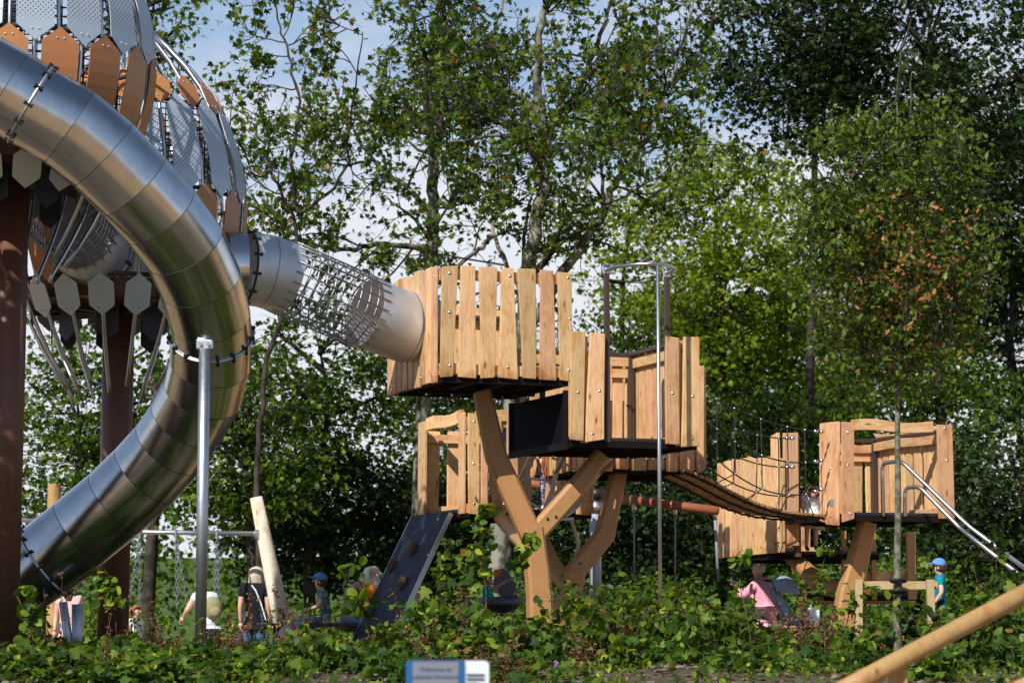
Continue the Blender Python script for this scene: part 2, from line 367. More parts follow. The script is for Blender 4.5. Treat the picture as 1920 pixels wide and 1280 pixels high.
def px_board(root, p0, p1, spec, Y0z, n, **k):
    """one fence board seen between pixel columns on the wall p0-p1; spec = tl,tr,bl,br,ytop,ybot"""
    tl, tr, bl, br, yt, yb = spec
    zt_, zb_ = Y0z
    f = lambda px, z: p0 + (p1-p0)*on_plane(px, p0, p1, z)
    a, b_, c, d = f(bl, zb_), f(br, zb_), f(tl, zt_), f(tr, zt_)
    def zz(p, py):
        c_, s_ = math.cos(TH), math.sin(TH); k = (640-py)/F   # solve (-y s + z c)/(y c + z s) = k
        return CAMZ + p.y*(k*c_ + s_)/(c_ - k*s_)
    yb2 = yb if isinstance(yb, tuple) else (yb, yb); yt2 = yt if isinstance(yt, tuple) else (yt, yt)
    return board(root, (a, b_), (c, d), zz(a, yb2[0]), zz(c, yt2[0]), zz(d, yt2[1]), z0a=zz(b_, yb2[1]), n=n, **k)
def fence(root, p0, p1, n, z0, z1, wid=.155, gap=.035, rails=True, skip=None, bolts=True, side=1, jag=.025, taper=.12, offy=.0):
    Lg = (p1-p0).length; ax = (p1-p0).normalized(); x = .01
    while x < Lg - .06:
        ww = min(wid*random.uniform(.82, 1.2), Lg - x - .005)
        if skip is None or not (skip[0] < x + ww/2 < skip[1]):
            t = random.uniform(-taper, taper)*ww
            tl = p0+ax*(x+max(0,t)); tr = p0+ax*(x+ww-max(0,t)); bl = p0+ax*(x+max(0,-t)); br = p0+ax*(x+ww-max(0,-t))
            zt = z1+random.uniform(-jag, jag); zb = z0+random.uniform(-jag, jag)*.8
            bs = ((random.choice((-.5,.5)), .09), (random.choice((-.4,.4)), z1-z0-.12)) if bolts and random.random() < .5 else ()
            board(root, (bl, br), (tl, tr), zb, zt, zt+random.uniform(-.012,.012), n=n, bolts=bs, side=side, off=offy)
        x += ww + gap*random.uniform(.5, 1.5)
    if rails: railpair(root, p0, p1, n, z0, z1, skip)
def railpair(root, p0, p1, n, z0, z1, skip=None, hi=.06, lo=.09):
    ax = (p1-p0).normalized(); Lg = (p1-p0).length
    segs = [(0, Lg)] if skip is None else [(0, skip[0]), (skip[1], Lg)]
    for s0, s1 in segs:
        if s1 - s0 < .1: continue
        c = p0 + ax*((s0+s1)/2) - n*.026
        for zc in (z1-hi-.06, z0+lo):
            Mx = Matrix(((0, n.x, ax.x, c.x-ax.x*(s1-s0)/2), (0, n.y, ax.y, c.y-ax.y*(s1-s0)/2), (1, 0, 0, zc), (0,0,0,1)))
            b = MB().box((0, 0, (s1-s0)/2), (.12, .046, s1-s0-.012)); b.build('rail', WOOD, root, Mx, bevel=.006)
def deck(root, S, z, lu, lv):
    c = uv2(S, lu/2, lv/2); U3 = Vector((U.x,U.y,0)); V3 = Vector((V.x,V.y,0)); Z = Vector((0,0,1)); ax = (U3, V3, Z)
    z += .055
    MB().box((c.x, c.y, z-.02), (lu-.02, lv-.02, .036), ax).build('deck', BLACKP, root)
    f = MB()
    for a, b_, sx, sy in ((lu/2, .03, lu, .05), (lu/2, lv-.03, lu, .05), (.03, lv/2, .05, lv-.115), (lu-.03, lv/2, .05, lv-.115)):
        q = uv2(S, a, b_); f.box((q.x, q.y, z-.078), (sx, sy, .078), ax)
    f.build('frame', FRAMEK, root)
    j = MB()
    for k in (1, 2, 3):
        q = uv2(S, lu*k/4, lv/2); j.box((q.x, q.y, z-.08), (.04, lv-.13, .075), ax)
    q = uv2(S, lu/2, lv/2); j.box((q.x, q.y, z-.142), (lu-.13, .05, .04), ax)
    j.build('joist', FRAMEK, root)
    b = MB()
    for k in range(5):
        for s in (.12, .5, .88):
            q = uv2(S, lu*(.1+.2*k), lv*s); b.tube([(q.x,q.y,z-.165 if s == .5 else z-.045),(q.x,q.y,z-.185 if s == .5 else z-.065)], .014, 6)
    b.build('bolt_heads', BOLT, root)
def post(root, p, z0, z1, m=None, w=.06, name='post'):
    U3 = Vector((U.x,U.y,0)); V3 = Vector((V.x,V.y,0))
    return MB().box((p.x, p.y, (z0+z1)/2), (w, w, z1-z0), (U3, V3, Vector((0,0,1)))).build(name, m or BROWNF, root, bevel=.004)
def cap_rail(root, p0, p1, z, m=None, w=.07, h=.045):
    ax = (p1-p0).normalized(); n = Vector((-ax.y, ax.x)); c = (p0+p1)/2
    MB().box((c.x, c.y, z), ((p1-p0).length, w, h), (Vector((ax.x,ax.y,0)), Vector((n.x,n.y,0)), Vector((0,0,1)))).build('handrail', m or BROWNF, root, bevel=.005)
def wavy_beam(root, p0, p1, z, h=.14, th=.06, amp=.02, name='top_beam'):
    ax = (p1-p0).normalized(); n = Vector((ax.y, -ax.x)); Lg = (p1-p0).length
    M = Matrix(((n.x,0,ax.x,p0.x),(n.y,0,ax.y,p0.y),(0,1,0,z),(0,0,0,1)))
    b = MB(); vs = []; K = 12; ph = random.uniform(0,6)
    for i in range(K):
        t = i/(K-1); a = amp*math.sin(ph+t*7)
        for x in (-th/2, th/2): vs += [(x, -h/2+a*.6, Lg*t), (x, h/2+a, Lg*t)]
    fs = [(0,1,3,2)]
    for i in range(K-1):
        a = i*4; d = a+4; fs += [(a,d,d+1,a+1),(a+2,a+3,d+3,d+2),(a,a+2,d+2,d),(a+1,d+1,d+3,a+3)]
    e = (K-1)*4; fs.append((e,e+2,e+3,e+1))
    b.add(vs, fs).build(name, WOOD, root, M, bevel=.008)
nF = -V; nL = -U; nB = V; nR = U     # outward normals of the four walls

# platform A: the topmost box with the tunnel entering its left wall
S0 = Vector((.655, 26.30)); LV = 1.92
zA = 4.10; LA = 1.58; SA = uv2(S0, -LA, 0)
A = thing('play_platform', (*uv2(SA, LA/2, LV/2), zA), 'highest timber box platform, with the mesh tunnel entering its left wall', 'play platform', 'timber tree house platforms')
deck(A, SA, zA, LA, LV)
zAt = zA + 1.30
specA = [(828,857,825,848,(500,499),(708,706)), (864,889,857,890,(498,499),(707,710)), (897,930,900,925,(500,502),(710,708)),
         (939,961,932,969,(503,503),(708,712)), (970,1003,978,1003,(504,505),(709,711)), (1011,1035,1010,1041,(506,508),(712,714)), (1043,1070,1049,1070,(510,513),(713,716))]
p0, p1 = SA + nF*.0, S0
bl_ = [((.45,.14),(.35,.75),(.35,1.2)), (), (), ((0,.12),(.2,1.18)), (), (), ((.5,.12),(.7,.72),(.4,1.2))]
for s, bb in zip(specA, bl_): px_board(A, p0, p1, s, (zAt, zA), nF, bolts=bb)
railpair(A, p0, p1, nF, zA, zAt)
fence(A, SA, uv2(SA, 0, LV), nL, zA-.06, zAt-.02, wid=.185, gap=.022, offy=.006, jag=.02)
# back and right walls with the brown inner frame
fence(A, uv2(SA, 0, LV), uv2(SA, LA, LV), nB, zA, zAt-.25, wid=.17, gap=.10, side=1)
cap_rail(A, uv2(SA, .0, LV-.06), uv2(SA, LA, LV-.06), zA+.93)
post(A, uv2(SA, LA-.05, LV-.1), zA, zAt-.2); post(A, uv2(SA, LA-.04, LV*.55), zA, zAt-.2); post(A, uv2(SA, .06, LV-.1), zA, zAt-.25)

# platform B: right of A, one step lower, open bay with the fire pole
zB = 3.40; LB = 1.62; SB = S0.copy() + U*.01
B = thing('play_platform', (*uv2(SB, LB/2, LV/2), zB), 'timber platform one step below the highest, its open bay facing the steel pole', 'play platform', 'timber tree house platforms')
deck(B, SB, zB, LB, LV)
zBt = zB + 1.25
q0, q1 = SB + nF*.02, uv2(SB, LB, 0) + nF*.02
for s, bb in (((1071,1096,1066,1091,(621,621),(824,827)), ((.3,.55),)), ((1104,1132,1097,1131,(623,626),(829,824)), ((-.3,.1),(.5,.6))),
              ((1247,1271,1246,1271,(630,634),(832,834)), ((.1,.6),)), ((1281,1310,1275,1309,(632,632),(838,836)), ((.3,.6),(.2,.1)))):
    px_board(B, q0, q1, s, (zBt, zB), nF, bolts=bb)
board(B, (uv2(SB,.13,.04), uv2(SB,.24,.04)), (uv2(SB,.13,.04), uv2(SB,.24,.04)), zB-.02, zBt-.02, zBt-.02, n=nF)
board(B, (uv2(SB,LB-.28,.04), uv2(SB,LB-.14,.04)), (uv2(SB,LB-.28,.04), uv2(SB,LB-.14,.04)), zB-.03, zBt-.03, zBt-.02, n=nF)
fence(B, uv2(SB, LB, 0), uv2(SB, LB, LV), nR, zB-.02, zBt, wid=.16, gap=.03)
fence(B, uv2(SB, 0, LV), uv2(SB, LB, LV), nB, zB, zBt-.12, wid=.16, gap=.05)
cap_rail(B, uv2(SB, 0, LV-.05), uv2(SB, LB-.05, LV-.05), zBt-.01); cap_rail(B, uv2(SB, LB-.05, 0.1), uv2(SB, LB-.05, LV-.02), zBt+.0)
wavy_beam(B, uv2(SB, 0, LV-.055), uv2(SB, LB-.05, LV-.055), zBt-.10, .12, .04, .006)
post(B, uv2(SB, LB-.06, LV-.06), zB, zBt-.03, w=.075); post(B, uv2(SB, .03, LV-.06), zB, zBt-.03); post(B, uv2(SB, .03, LV*.5), zB, zBt-.03)
for k in (.16, .25):     # corner bolts of the inner frame
    pass
MB().sphere((*uv2(SB, LB-.12, LV-.1), zB+.60), .022, 8, 5).build('bolt', BLKB, B); MB().sphere((*uv2(SB, LB-.1, LV-.14), zB+.60), .022, 8, 5).build('bolt', BLKB, B)
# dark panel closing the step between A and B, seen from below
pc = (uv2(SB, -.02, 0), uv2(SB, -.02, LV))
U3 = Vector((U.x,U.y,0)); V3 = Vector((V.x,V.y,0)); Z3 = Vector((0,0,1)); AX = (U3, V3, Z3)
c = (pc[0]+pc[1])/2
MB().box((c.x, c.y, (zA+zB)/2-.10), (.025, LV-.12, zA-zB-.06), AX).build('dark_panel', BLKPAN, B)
fr = MB(); c2 = c - U*.016
fr.box((c2.x, c2.y, zB-.055), (.05, LV, .08), AX); fr.box((*uv2(SB,-.034,.03), (zA+zB)/2-.06), (.05, .05, zA-zB-.10), AX); fr.box((*uv2(SB,-.034,LV-.03), (zA+zB)/2-.06), (.05, .05, zA-zB-.10), AX)
fr.build('panel_frame', FRAMEK, B)
post(B, uv2(SB, LB*.30, .03), zB, 1.6+(1120-500)/F*26.6+.02, w=.058); post(B, uv2(SB, LB*.785, .06), zB, 1.6+(1120-510)/F*27, w=.058)

# steel hoop with the sliding pole
h0 = uv2(SB, LB*.30, .03); h1 = uv2(SB, LB*.785, .06); zh = 5.43
FP = thing('sliding_pole', (*P(1226,1165,26.1)[:2], .9), 'tall steel sliding pole hanging from a half round hoop before the open bay', 'fire pole')
hp = []
pc_ = P(1222, 500, 25.9)
mid = (h0+h1)/2; rad = (h1-h0).length/2; axh = (h1-h0).normalized()
for k in range(25):
    a = math.pi*k/24; q = mid - axh*rad*math.cos(a) - V*(.62*math.sin(a)); hp.append((q.x, q.y, zh - .0*k))
MB().tube(hp, .022, 12).build('hoop', ROD, FP, smooth=True)
q = Vector(hp[12])
foot = Vector((q.x, q.y, .85))
MB().tube([(q.x, q.y, zh), foot], .021, 14).build('pole', GALV, FP, smooth=True)
for hh in (h0, h1): MB().box((hh.x, hh.y, zh-.01), (.075,.06,.09), AX).build('bracket', BOLT, FP, bevel=.008)

# platform C: behind B, where the rope bridge starts
zC = 3.24; SC = Vector((.93, 28.92)); LC = 1.66
C = thing('play_platform', (*uv2(SC, LC/2, LV/2), zC), 'slatted timber platform half hidden behind the pole bay, where the rope bridge starts', 'play platform', 'timber tree house platforms')
deck(C, SC, zC, LC, LV)
zCt = zC+1.33
fence(C, SC, uv2(SC, LC, 0), nF, zC-.03, zCt, wid=.20, gap=.025, skip=None)
fence(C, uv2(SC, LC, 0), uv2(SC, LC, LV), nR, zC-.03, zCt, skip=(.35, 1.5))
fence(C, SC, uv2(SC, 0, LV), nL, zC-.03, zCt-.1); fence(C, uv2(SC, 0, LV), uv2(SC, LC, LV), nB, zC, zCt-.1, gap=.08, bolts=False)

# platform E: lower left, with the climbing board
zE = 2.70; SE = Vector((-.60, 29.55)); LE = 1.76; LVE = 1.95
E = thing('play_platform', (*uv2(SE, LE/2, LVE/2), zE), 'lower left timber platform with the navy climbing board leaning at its open left side', 'play platform', 'timber tree house platforms')
deck(E, SE, zE, LE, LVE)
zEt = zE+1.30
e0, e1 = SE, uv2(SE, LE, 0)
for s, bb in (((877,897,877,897,(774,778),(963,965)), ((0,.13),(-.1,.65),(0,1.2))), ((901,914,899,913,(778,778),(962,962)), ()), ((921,938,921,940,(779,779),(960,962)), ()),
              ((948,968,950,972,(779,779),(962,962)), ()), ((1080,1104,1080,1105,(800,800),(964,966)), ((.3,.14),))):
    px_board(E, e0, e1, s, (zEt, zE), nF, bolts=bb)
railpair(E, e0, e1, nF, zE, zEt, skip=(.75, 1.55), lo=.05)
wavy_beam(E, uv2(SE, .12, -.01), uv2(SE, LE-.1, -.01), zEt-.04, .15, .055)
# left side: two end boards, an arched top beam, open below
board(E, (uv2(SE,0,0), uv2(SE,0,.20)), (uv2(SE,0,0), uv2(SE,0,.20)), zE-.02, zEt, zEt+.0, n=nL, bolts=((.2,.6),))
board(E, (uv2(SE,0,LVE-.30), uv2(SE,0,LVE)), (uv2(SE,0,LVE-.30), uv2(SE,0,LVE)), zE-.02, zEt, zEt, n=nL, bolts=((.3,.8),(.3,1.15)))
wavy_beam(E, uv2(SE, .02, .20), uv2(SE, .02, LVE-.26), zEt-.05, .17, .06)
fence(E, uv2(SE, 0.05, LVE), uv2(SE, LE, LVE), nB, zE, zEt-.10, wid=.19, gap=.14, side=-1)
fence(E, uv2(SE, LE, 0), uv2(SE, LE, LVE), nR, zE, zEt-.1, wid=.17, gap=.05, side=-1)
c = uv2(SE, 1.28, LVE-.10); MB().box((c.x, c.y, zE+.48), (.62, .03, .80), AX).build('brown_panel', BROWNF, E)

# climbing board
R0, R1 = P(772, 968, 31.05), P(842, 961, 29.75); R2, R3 = P(698, 1268, 29.0), P(631, 1262, 30.3)
R0.z = R1.z = zE+.01; R2.z = R3.z = .62
CB = thing('climbing_board', (R2+R3)/2, 'dark navy climbing board with brown wedge holds leaning against the lower left platform', 'climbing wall')
nn = (R1-R0).cross(R3-R0).normalized(); nn = nn if nn.x < 0 else -nn
top = [R0, R1, R2, R3]; MB().hexa([p - nn*.03 for p in top] + [p.copy() for p in top]).build('board', NAVY, CB)
eg = MB()
for a, b_ in ((R1, R2), (R0, R3)):
    d = (b_-a).normalized(); o = (R1-R0).normalized()*(1 if a is R1 else -1)
    eg.box((a+b_)/2 + o*.012 - nn*.03, ((b_-a).length, .02, .06), (d, o, nn))
eg.build('side_rail', GALV, CB)
HOLD = mat("brown_resin_hold", (.13,.07,.045), .7)
for px, py in ((776,1030),(737,1060),(757,1093),(697,1145),(716,1182),(800,985)):
    # intersect the sight line with the board
    o = Vector((0,0,CAMZ)); d = P(px,py,30)-o; t = (R0-o).dot(nn)/d.dot(nn); q = o+d*t
    if px == 800: continue
    dn = (R3-R0).normalized(); sx = (R1-R0).normalized(); b = MB()
    pts = [(-.055,-.10,0),(.055,-.085,0),(.045,.03,0),(-.01,.14,0),(-.05,.02,0)]
    vs = [q+sx*x+dn*y for x,y,z in pts] + [q+sx*x*.6+dn*(y*.7-.02)+nn*.075 for x,y,z in pts]
    b.add(vs, [(4,3,2,1,0),(5,6,7,8,9)]+[(i,(i+1)%5,5+(i+1)%5,5+i) for i in range(5)]); ho = b.build('hand_hold', HOLD, CB, bevel=.012)
bt = MB()
for px, py in ((822,973),(730,1118),(803,1040),(690,1100)):
    o = Vector((0,0,CAMZ)); d = P(px,py,30)-o; t = (R0-o).dot(nn)/d.dot(nn); bt.sphere(o+d*t, .015, 8, 5)
bt.build('screws', BOLT, CB)

# platform D: right, with slide rails; F behind it lower
zD = 2.66; SD = Vector((4.30, 29.80)); LD = 1.58
D = thing('play_platform', (*uv2(SD, LD/2, LV/2), zD), 'right hand timber platform with an open front and the bright steel slide rails', 'play platform', 'timber tree house platforms')
deck(D, SD, zD, LD, LV)
zDt = zD+1.24
d0, d1 = SD, uv2(SD, LD, 0)
px_board(D, d0, d1, (1577,1600,1577,1600,(790,793),(979,972)), (zDt, zD), nF, bolts=((.3,.12),(.1,.75),(.1,1.18)))
px_board(D, d0, d1, (1756,1783,1758,1787,(796,797),(972,972)), (zDt, zD), nF, bolts=((.2,.78),(.0,1.2)))
wavy_beam(D, uv2(SD, .16, -.015), uv2(SD, LD-.2, -.015), zDt-.05, .14, .055, .022)
dl0, dl1 = SD, uv2(SD, 0, .44)
px_board(D, dl0, dl1, (1553,1576,1553,1575,(792,790),(983,985)), (zDt, zD), nL, bolts=((-.2,.10),(-.1,.73)))
px_board(D, dl0, dl1, (1541,1552,1541,1552,(794,792),(976,980)), (zDt, zD), nL, bolts=((0,.72),))
railpair(D, dl0, dl1, nL, zD, zDt)
sm = MB(); o = P(1564, 949, 29.9); c = SD + nL*.044 + V*.17; sm.box((c.x, c.y, zD+.18), (.004, .10, .09), AX); sm.build('name_plate', GREYP, D)
fence(D, uv2(SD, LD, 0.02), uv2(SD, LD, LV), nR, zD-.02, zDt-.02, wid=.17, gap=.05, side=-1)
fence(D, uv2(SD, .76, LV), uv2(SD, LD, LV), nB, zD-.02, zDt-.22, wid=.17, gap=.06, side=-1)
wavy_beam(D, uv2(SD, .76, LV-.06), uv2(SD, LD-.1, LV-.06), zDt-.22, .12, .05, .012); cap_rail(D, uv2(SD, .76, LV-.06), uv2(SD, LD-.05, LV-.06), zDt-.11)
cap_rail(D, uv2(SD, LD-.05, .05), uv2(SD, LD-.05, LV-.02), zDt-.09); wavy_beam(D, uv2(SD, LD-.06, LV-.1), uv2(SD, LD-.06, .1), zDt-.19, .12, .05, .012)
post(D, uv2(SD, LD-.07, LV-.07), zD, zDt-.1, w=.07)

zFp = 2.19; SF = uv2(SD, .02, 1.96); LF = 1.62; LVF = 1.75
Fp = thing('play_platform', (*uv2(SF, LF/2, LVF/2), zFp), 'low timber platform under the girl in the white dress', 'play platform', 'timber tree house platforms')
deck(Fp, SF, zFp, LF, LVF)
fF = (uv2(SF, 0, .14), uv2(SF, 0, LVF))
xs = [1497,1476,1459,1441,1425,1407,1391,1377,1364,1350]
tops = [1,860,857,857,860,857,861,862,866,870]
for i in range(1, len(xs)-1):
    a, b_ = xs[i+1], xs[i]-2
    px_board(Fp, fF[1], fF[0], (a, b_, a+random.uniform(-1,1), b_, (tops[i+1]-2, tops[i]+1), (1047-i*0-(1350-a)*-.10+0, 1046-(b_-1350)*.09)), (zFp+1.3, zFp), nL, bolts=((0,.1),) if i%3 else ((.2,.1),(0,.9)), off=random.uniform(0,.012))
railpair(Fp, fF[0], fF[1], nL, zFp, zFp+1.3)
fence(Fp, uv2(SF, 0, LVF), uv2(SF, LF, LVF), nB, zFp, zFp+.75, bolts=False, gap=.09)
# tall anchor post boards at the bridge end
pa = uv2(SD, .02, 1.72)
board(D, (pa, pa+V*-.001+U*.22), (pa, pa+U*.22), zD-.35, zD+1.20, zD+1.21, n=nF, th=.05)
board(D, (uv2(SD,.0,1.74), uv2(SD,.0,1.94)), (uv2(SD,.0,1.74), uv2(SD,.0,1.94)), zD-.30, zD+1.21, zD+1.17, n=nL, th=.05)
post(D, uv2(SD, .27, 1.79), zD-.5, zD+1.18, CORTEN, w=.08)

# platform G: low dark deck under D
zG = 1.62; SG = uv2(SD, 1.12, 2.2)
G = thing('play_platform', (*uv2(SG, .8, .5), zG), 'low dark deck with brown posts in the shade under the right hand platform', 'play platform', 'timber tree house platforms')
deck(G, SG, zG, 1.3, 1.0)
for k, (a, wd) in enumerate(((.05,.08),(.30,.06),(.52,.08),(.90,.07),(1.10,.15))):
    q = uv2(SG, a, .03); board(G, (q, q+U*wd), (q, q+U*wd), zG-.05, zD-.12, zD-.12, n=nF, m=CORTEN if k in (1,3) else GLU)
wavy_beam(G, uv2(SG, .1, .1), uv2(SG, 1.2, .1), zG+.25, .2, .04, .004); wavy_beam(G, uv2(SG, -.1, .5), uv2(SG, 1.5, .5), zG-.05, .1, .06, .0)

# ---------------------------------------------------------------- forked laminated supports
def beam(root, pts, w, th, name, m=None, nrm=None, bolts=0):
    pts = [Vector(p) for p in pts]; n = len(pts); ws = w if isinstance(w, (list,tuple)) else [w]*n
    nrm = (nrm or Vector((-.34*-1*0+.15, -1, 0))).normalized()
    t0 = (pts[-1]-pts[0]).normalized(); y = (nrm - t0*nrm.dot(t0)).normalized()
    b = MB(); vs = []
    for i in range(n):
        ta = (pts[i]-pts[i-1]).normalized() if i else None; tb = (pts[i+1]-pts[i]).normalized() if i < n-1 else None
        t = ((ta or tb)+(tb or ta)).normalized(); x = t.cross(nrm).normalized()
        sc = 1/max(.6, t.dot(ta or tb)); yy = nrm - t*nrm.dot(t); yy = yy.normalized()
        ch = .035
        for sx, sy in ((-1,-1),(1,-1),(1,1),(-1,1)):
            a_ = pts[i] + x*sx*(ws[i]*sc/2) + yy*sy*(th/2-ch); b_ = pts[i] + x*sx*(ws[i]*sc/2-ch) + yy*sy*(th/2)
            vs += ([a_, b_] if (sx*sy > 0) else [b_, a_])
    K = 8; order = list(range(K))
    fs = [tuple(order[::-1]), tuple((n-1)*K+k for k in order)]
    for i in range(n-1):
        for k in range(K):
            l = (k+1)%K; fs.append((i*K+k, i*K+l, (i+1)*K+l, (i+1)*K+k))
    b.add(vs, fs)
    # grain runs along local z
    z = t0; xx = z.cross(y).normalized(); o = pts[0]
    M = Matrix(((xx.x,y.x,z.x,o.x),(xx.y,y.y,z.y,o.y),(xx.z,y.z,z.z,o.z),(0,0,0,1))); Mi = M.inverted()
    b.v = [Mi @ v for v in b.v]
    ob = b.build(name, m or GLU, root, M)
    for k in range(bolts):
        q = pts[0].lerp(pts[1], .25+.13*k) + y*(th/2) + (xx*(.03 if k % 2 else -.03))
        MB().tube([q-y*.01, q+y*.012], .017, 8).build('bolt', BLKB, ob)
    return ob
nl = Vector((.25,-1,0)).normalized()
T1 = thing('forked_support', P(1012,1215,27.0), 'nearer Y shaped laminated timber support carrying the two highest platforms', 'support post', 'forked timber supports')
fk = P(1001,1008,27.0); base = P(1013,1225,27.0)
beam(T1, [base, P(1012,1120,27), P(1001,1015,27.0), P(998,990,27.0)], [.29,.29,.245,.24], .24, 'trunk', nrm=nl)
beam(T1, [P(997,1005,26.99), P(930,856,26.95), P(903,733,26.9)], [.26,.25,.20], .19, 'branch', nrm=nl)
beam(T1, [P(1009,995,27.02), P(1078,918,27.1), P(1128,852,27.2)], [.23,.22,.19], .185, 'branch', nrm=nl, bolts=2)
beam(T1, [P(992,1026,27.1), P(965,998,28.3), P(944,975,29.6)], [.2,.2,.24], .18, 'branch', nrm=nl)
T2 = thing('forked_support', P(1058,1215,29.0), 'farther forked timber support just right of and behind the Y shaped one', 'support post', 'forked timber supports')
beam(T2, [P(1057,1225,29), P(1062,1140,29), P(1075,1085,29), P(1076,1070,29)], [.30,.29,.26,.25], .24, 'trunk', nrm=nl)
beam(T2, [P(1071,1080,29), P(1133,1004,29.2), P(1160,883,29.5)], [.25,.25,.20], .19, 'branch', nrm=nl, bolts=1)
beam(T2, [P(1068,1098,29), P(1035,1062,29.3), P(1000,985,30.2)], [.22,.22,.2], .18, 'branch', nrm=nl, bolts=2)
T3 = thing('forked_support', P(1590,1180,30.6), 'reddish forked laminated support under the right hand platform', 'support post', 'forked timber supports')
beam(T3, [P(1580,1195,30.6), P(1592,1110,30.6), P(1606,1060,30.6), P(1626,978,30.6)], [.34,.30,.27,.22], .22, 'trunk', nrm=nl)
beam(T3, [P(1590,1112,30.7), P(1535,1092,31.2), P(1480,1038,32.2)], [.22,.22,.2], .18, 'branch', nrm=nl)

# ---------------------------------------------------------------- steel climber between E and B
CL = thing('steel_climber', P(1000,975,29.4), 'kinked flat steel climbing ladder between the lower left platform and the pole bay', 'climbing ladder')
def flat(root, pts, w=.05, th=.03, name='stringer', m=GALV):
    for_ = MB(); pts = [Vector(p) for p in pts]
    for a, b_ in zip(pts[:-1], pts[1:]):
        d = (b_-a).normalized(); y = Vector((.2,-1,0)).normalized(); y = (y-d*y.dot(d)).normalized(); x = d.cross(y)
        for_.box((a+b_)/2, (w, th, (b_-a).length+.012), (x, y, d))
    return for_.build(name, m, root, bevel=.004)
st1 = [P(942,975,29.3), P(968,930,29.0), P(975,898,28.8), P(997,852,28.4)]
st2 = [P(1015,972,29.4), P(1035,920,29.1), P(1043,886,28.9), P(1057,856,28.5)]
flat(CL, st1); flat(CL, st2, .06)
st3 = [P(1072,960,29.5), P(1100,920,29.2), P(1125,886,29.0), P(1148,866,28.6)]
flat(CL, st3)
for pts in ([(972,900),(990,896),(1015,898),(1040,907),(1062,914),(1085,912)], [(1035,858),(1052,864),(1075,878),(1098,876)], [(985,940),(998,944),(1015,955)], [(1062,968),(1078,955),(1090,945)]):
    flat(CL, [P(x,y,29.0) for x,y in pts], .028, .028, 'rung')
flat(CL, [P(1070,972,29.6), P(1085,1015,29.7), P(1078,1050,29.7)], .045, .03); flat(CL, [P(1010,975,29.5), P(1075,972,29.6)], .04, .03, 'rung')

# ---------------------------------------------------------------- rope bridge
RB = thing('rope_bridge', P(1400,950,29.8), 'sagging rope bridge with wooden planks and black net sides', 'rope bridge')
near = [P(1287,880,29.15), P(1338,903,29.2), P(1400,935,29.35), P(1470,958,29.6), P(1548,966,29.85)]
def spline(pts, n):
    out = []; m_ = len(pts)
    for i in range(n):
        t = i/(n-1)*(m_-1); k = min(int(t), m_-2); f = t-k
        p0_ = pts[max(k-1,0)]; p1_ = pts[k]; p2_ = pts[k+1]; p3_ = pts[min(k+2,m_-1)]
        out.append(.5*((2*p1_)+(p2_-p0_)*f+(2*p0_-5*p1_+4*p2_-p3_)*f*f+(3*p1_-p0_-3*p2_+p3_)*f**3))
    return out
V3w = V3*1.0
ne = spline(near, 23)
PLK = grain("bridge_planks", [(0.2,(.34,.20,.09)),(.5,(.50,.33,.165)),(.8,(.40,.25,.12))], hue=.25)
for i in range(22):
    a, b_ = ne[i], ne[i+1]; d = (b_-a).normalized(); nrm_ = d.cross(V3).normalized()
    if nrm_.z < 0: nrm_ = -nrm_
    c = (a+b_)/2 + V3w*.5; Lp = (b_-a).length*.86; b = MB().box((0,0,.5), (Lp, .035, 1.0))
    M = Matrix(((d.x,nrm_.x,V3.x,a.x/2+b_.x/2),(d.y,nrm_.y,V3.y,a.y/2+b_.y/2),(d.z,nrm_.z,V3.z,a.z/2+b_.z/2),(0,0,0,1)))
    b.build('plank', PLK, RB, M, bevel=.006)
for s in (.06, .5, .94):
    wob = [p + V3*s + Vector((0,0,-.03-.01*(i%2))) for i, p in enumerate(ne)]; MB().tube(wob, .016, 6).build('rope', ROPE, RB, smooth=True)
    if s < .2 or s > .9:
        for i in range(0, 23): MB().sphere(ne[i]+V3*s+Vector((0,0,-.042)), .019, 6, 4).build('rope_knot', ROPE, RB)
def sagline(a, b_, sag, n=14): return [a.lerp(b_, i/(n-1)) - Vector((0,0,sag*4*(i/(n-1))*(1-i/(n-1)))) for i in range(n)]
nets = [[sagline(P(1326,738,29.1), P(1541,809,29.85), .10), sagline(P(1326,790,29.1), P(1541,863,29.85), .20), sagline(P(1326,842,29.1), P(1541,917,29.85), .27)],
        [sagline(P(1310,772,30.0), P(1486,821,31.0), .10), sagline(P(1305,812,30.0), P(1486,875,31.0), .13), sagline(P(1300,855,30.0), P(1486,929,31.0), .16)]]
for side, net in enumerate(nets):
    for ln in net: MB().tube(ln, .010, 6).build('rope', ROPE, RB, smooth=True)
    deckline = [p + V3*(1.0 if side else 0) for p in ne]
    cl = MB()
    for i in ((2, 5, 8, 11) if side else (1, 3, 6, 9, 11)):
        f = i/13; k = int(round(f*22)); q = deckline[min(22, k+1)]
        pts = [net[0][i], net[1][i] + Vector((.01,0,0)), net[2][i] + Vector((.015,0,0)), q]
        MB().tube(pts, .0085, 6).build('rope', ROPE, RB, smooth=True)
        for w_ in pts[:3]: MB().sphere(w_ + Vector((0,-.012,0)), .016, 6, 4).build('rope_clamp', BOLT, RB, smooth=True)
    for ln in net:
        for w_ in (ln[-1], ln[-2].lerp(ln[-1], .3)): MB().sphere(w_, .026, 6, 4, (1.6,1,1)).build('rope_end', BOLT, RB, smooth=True)

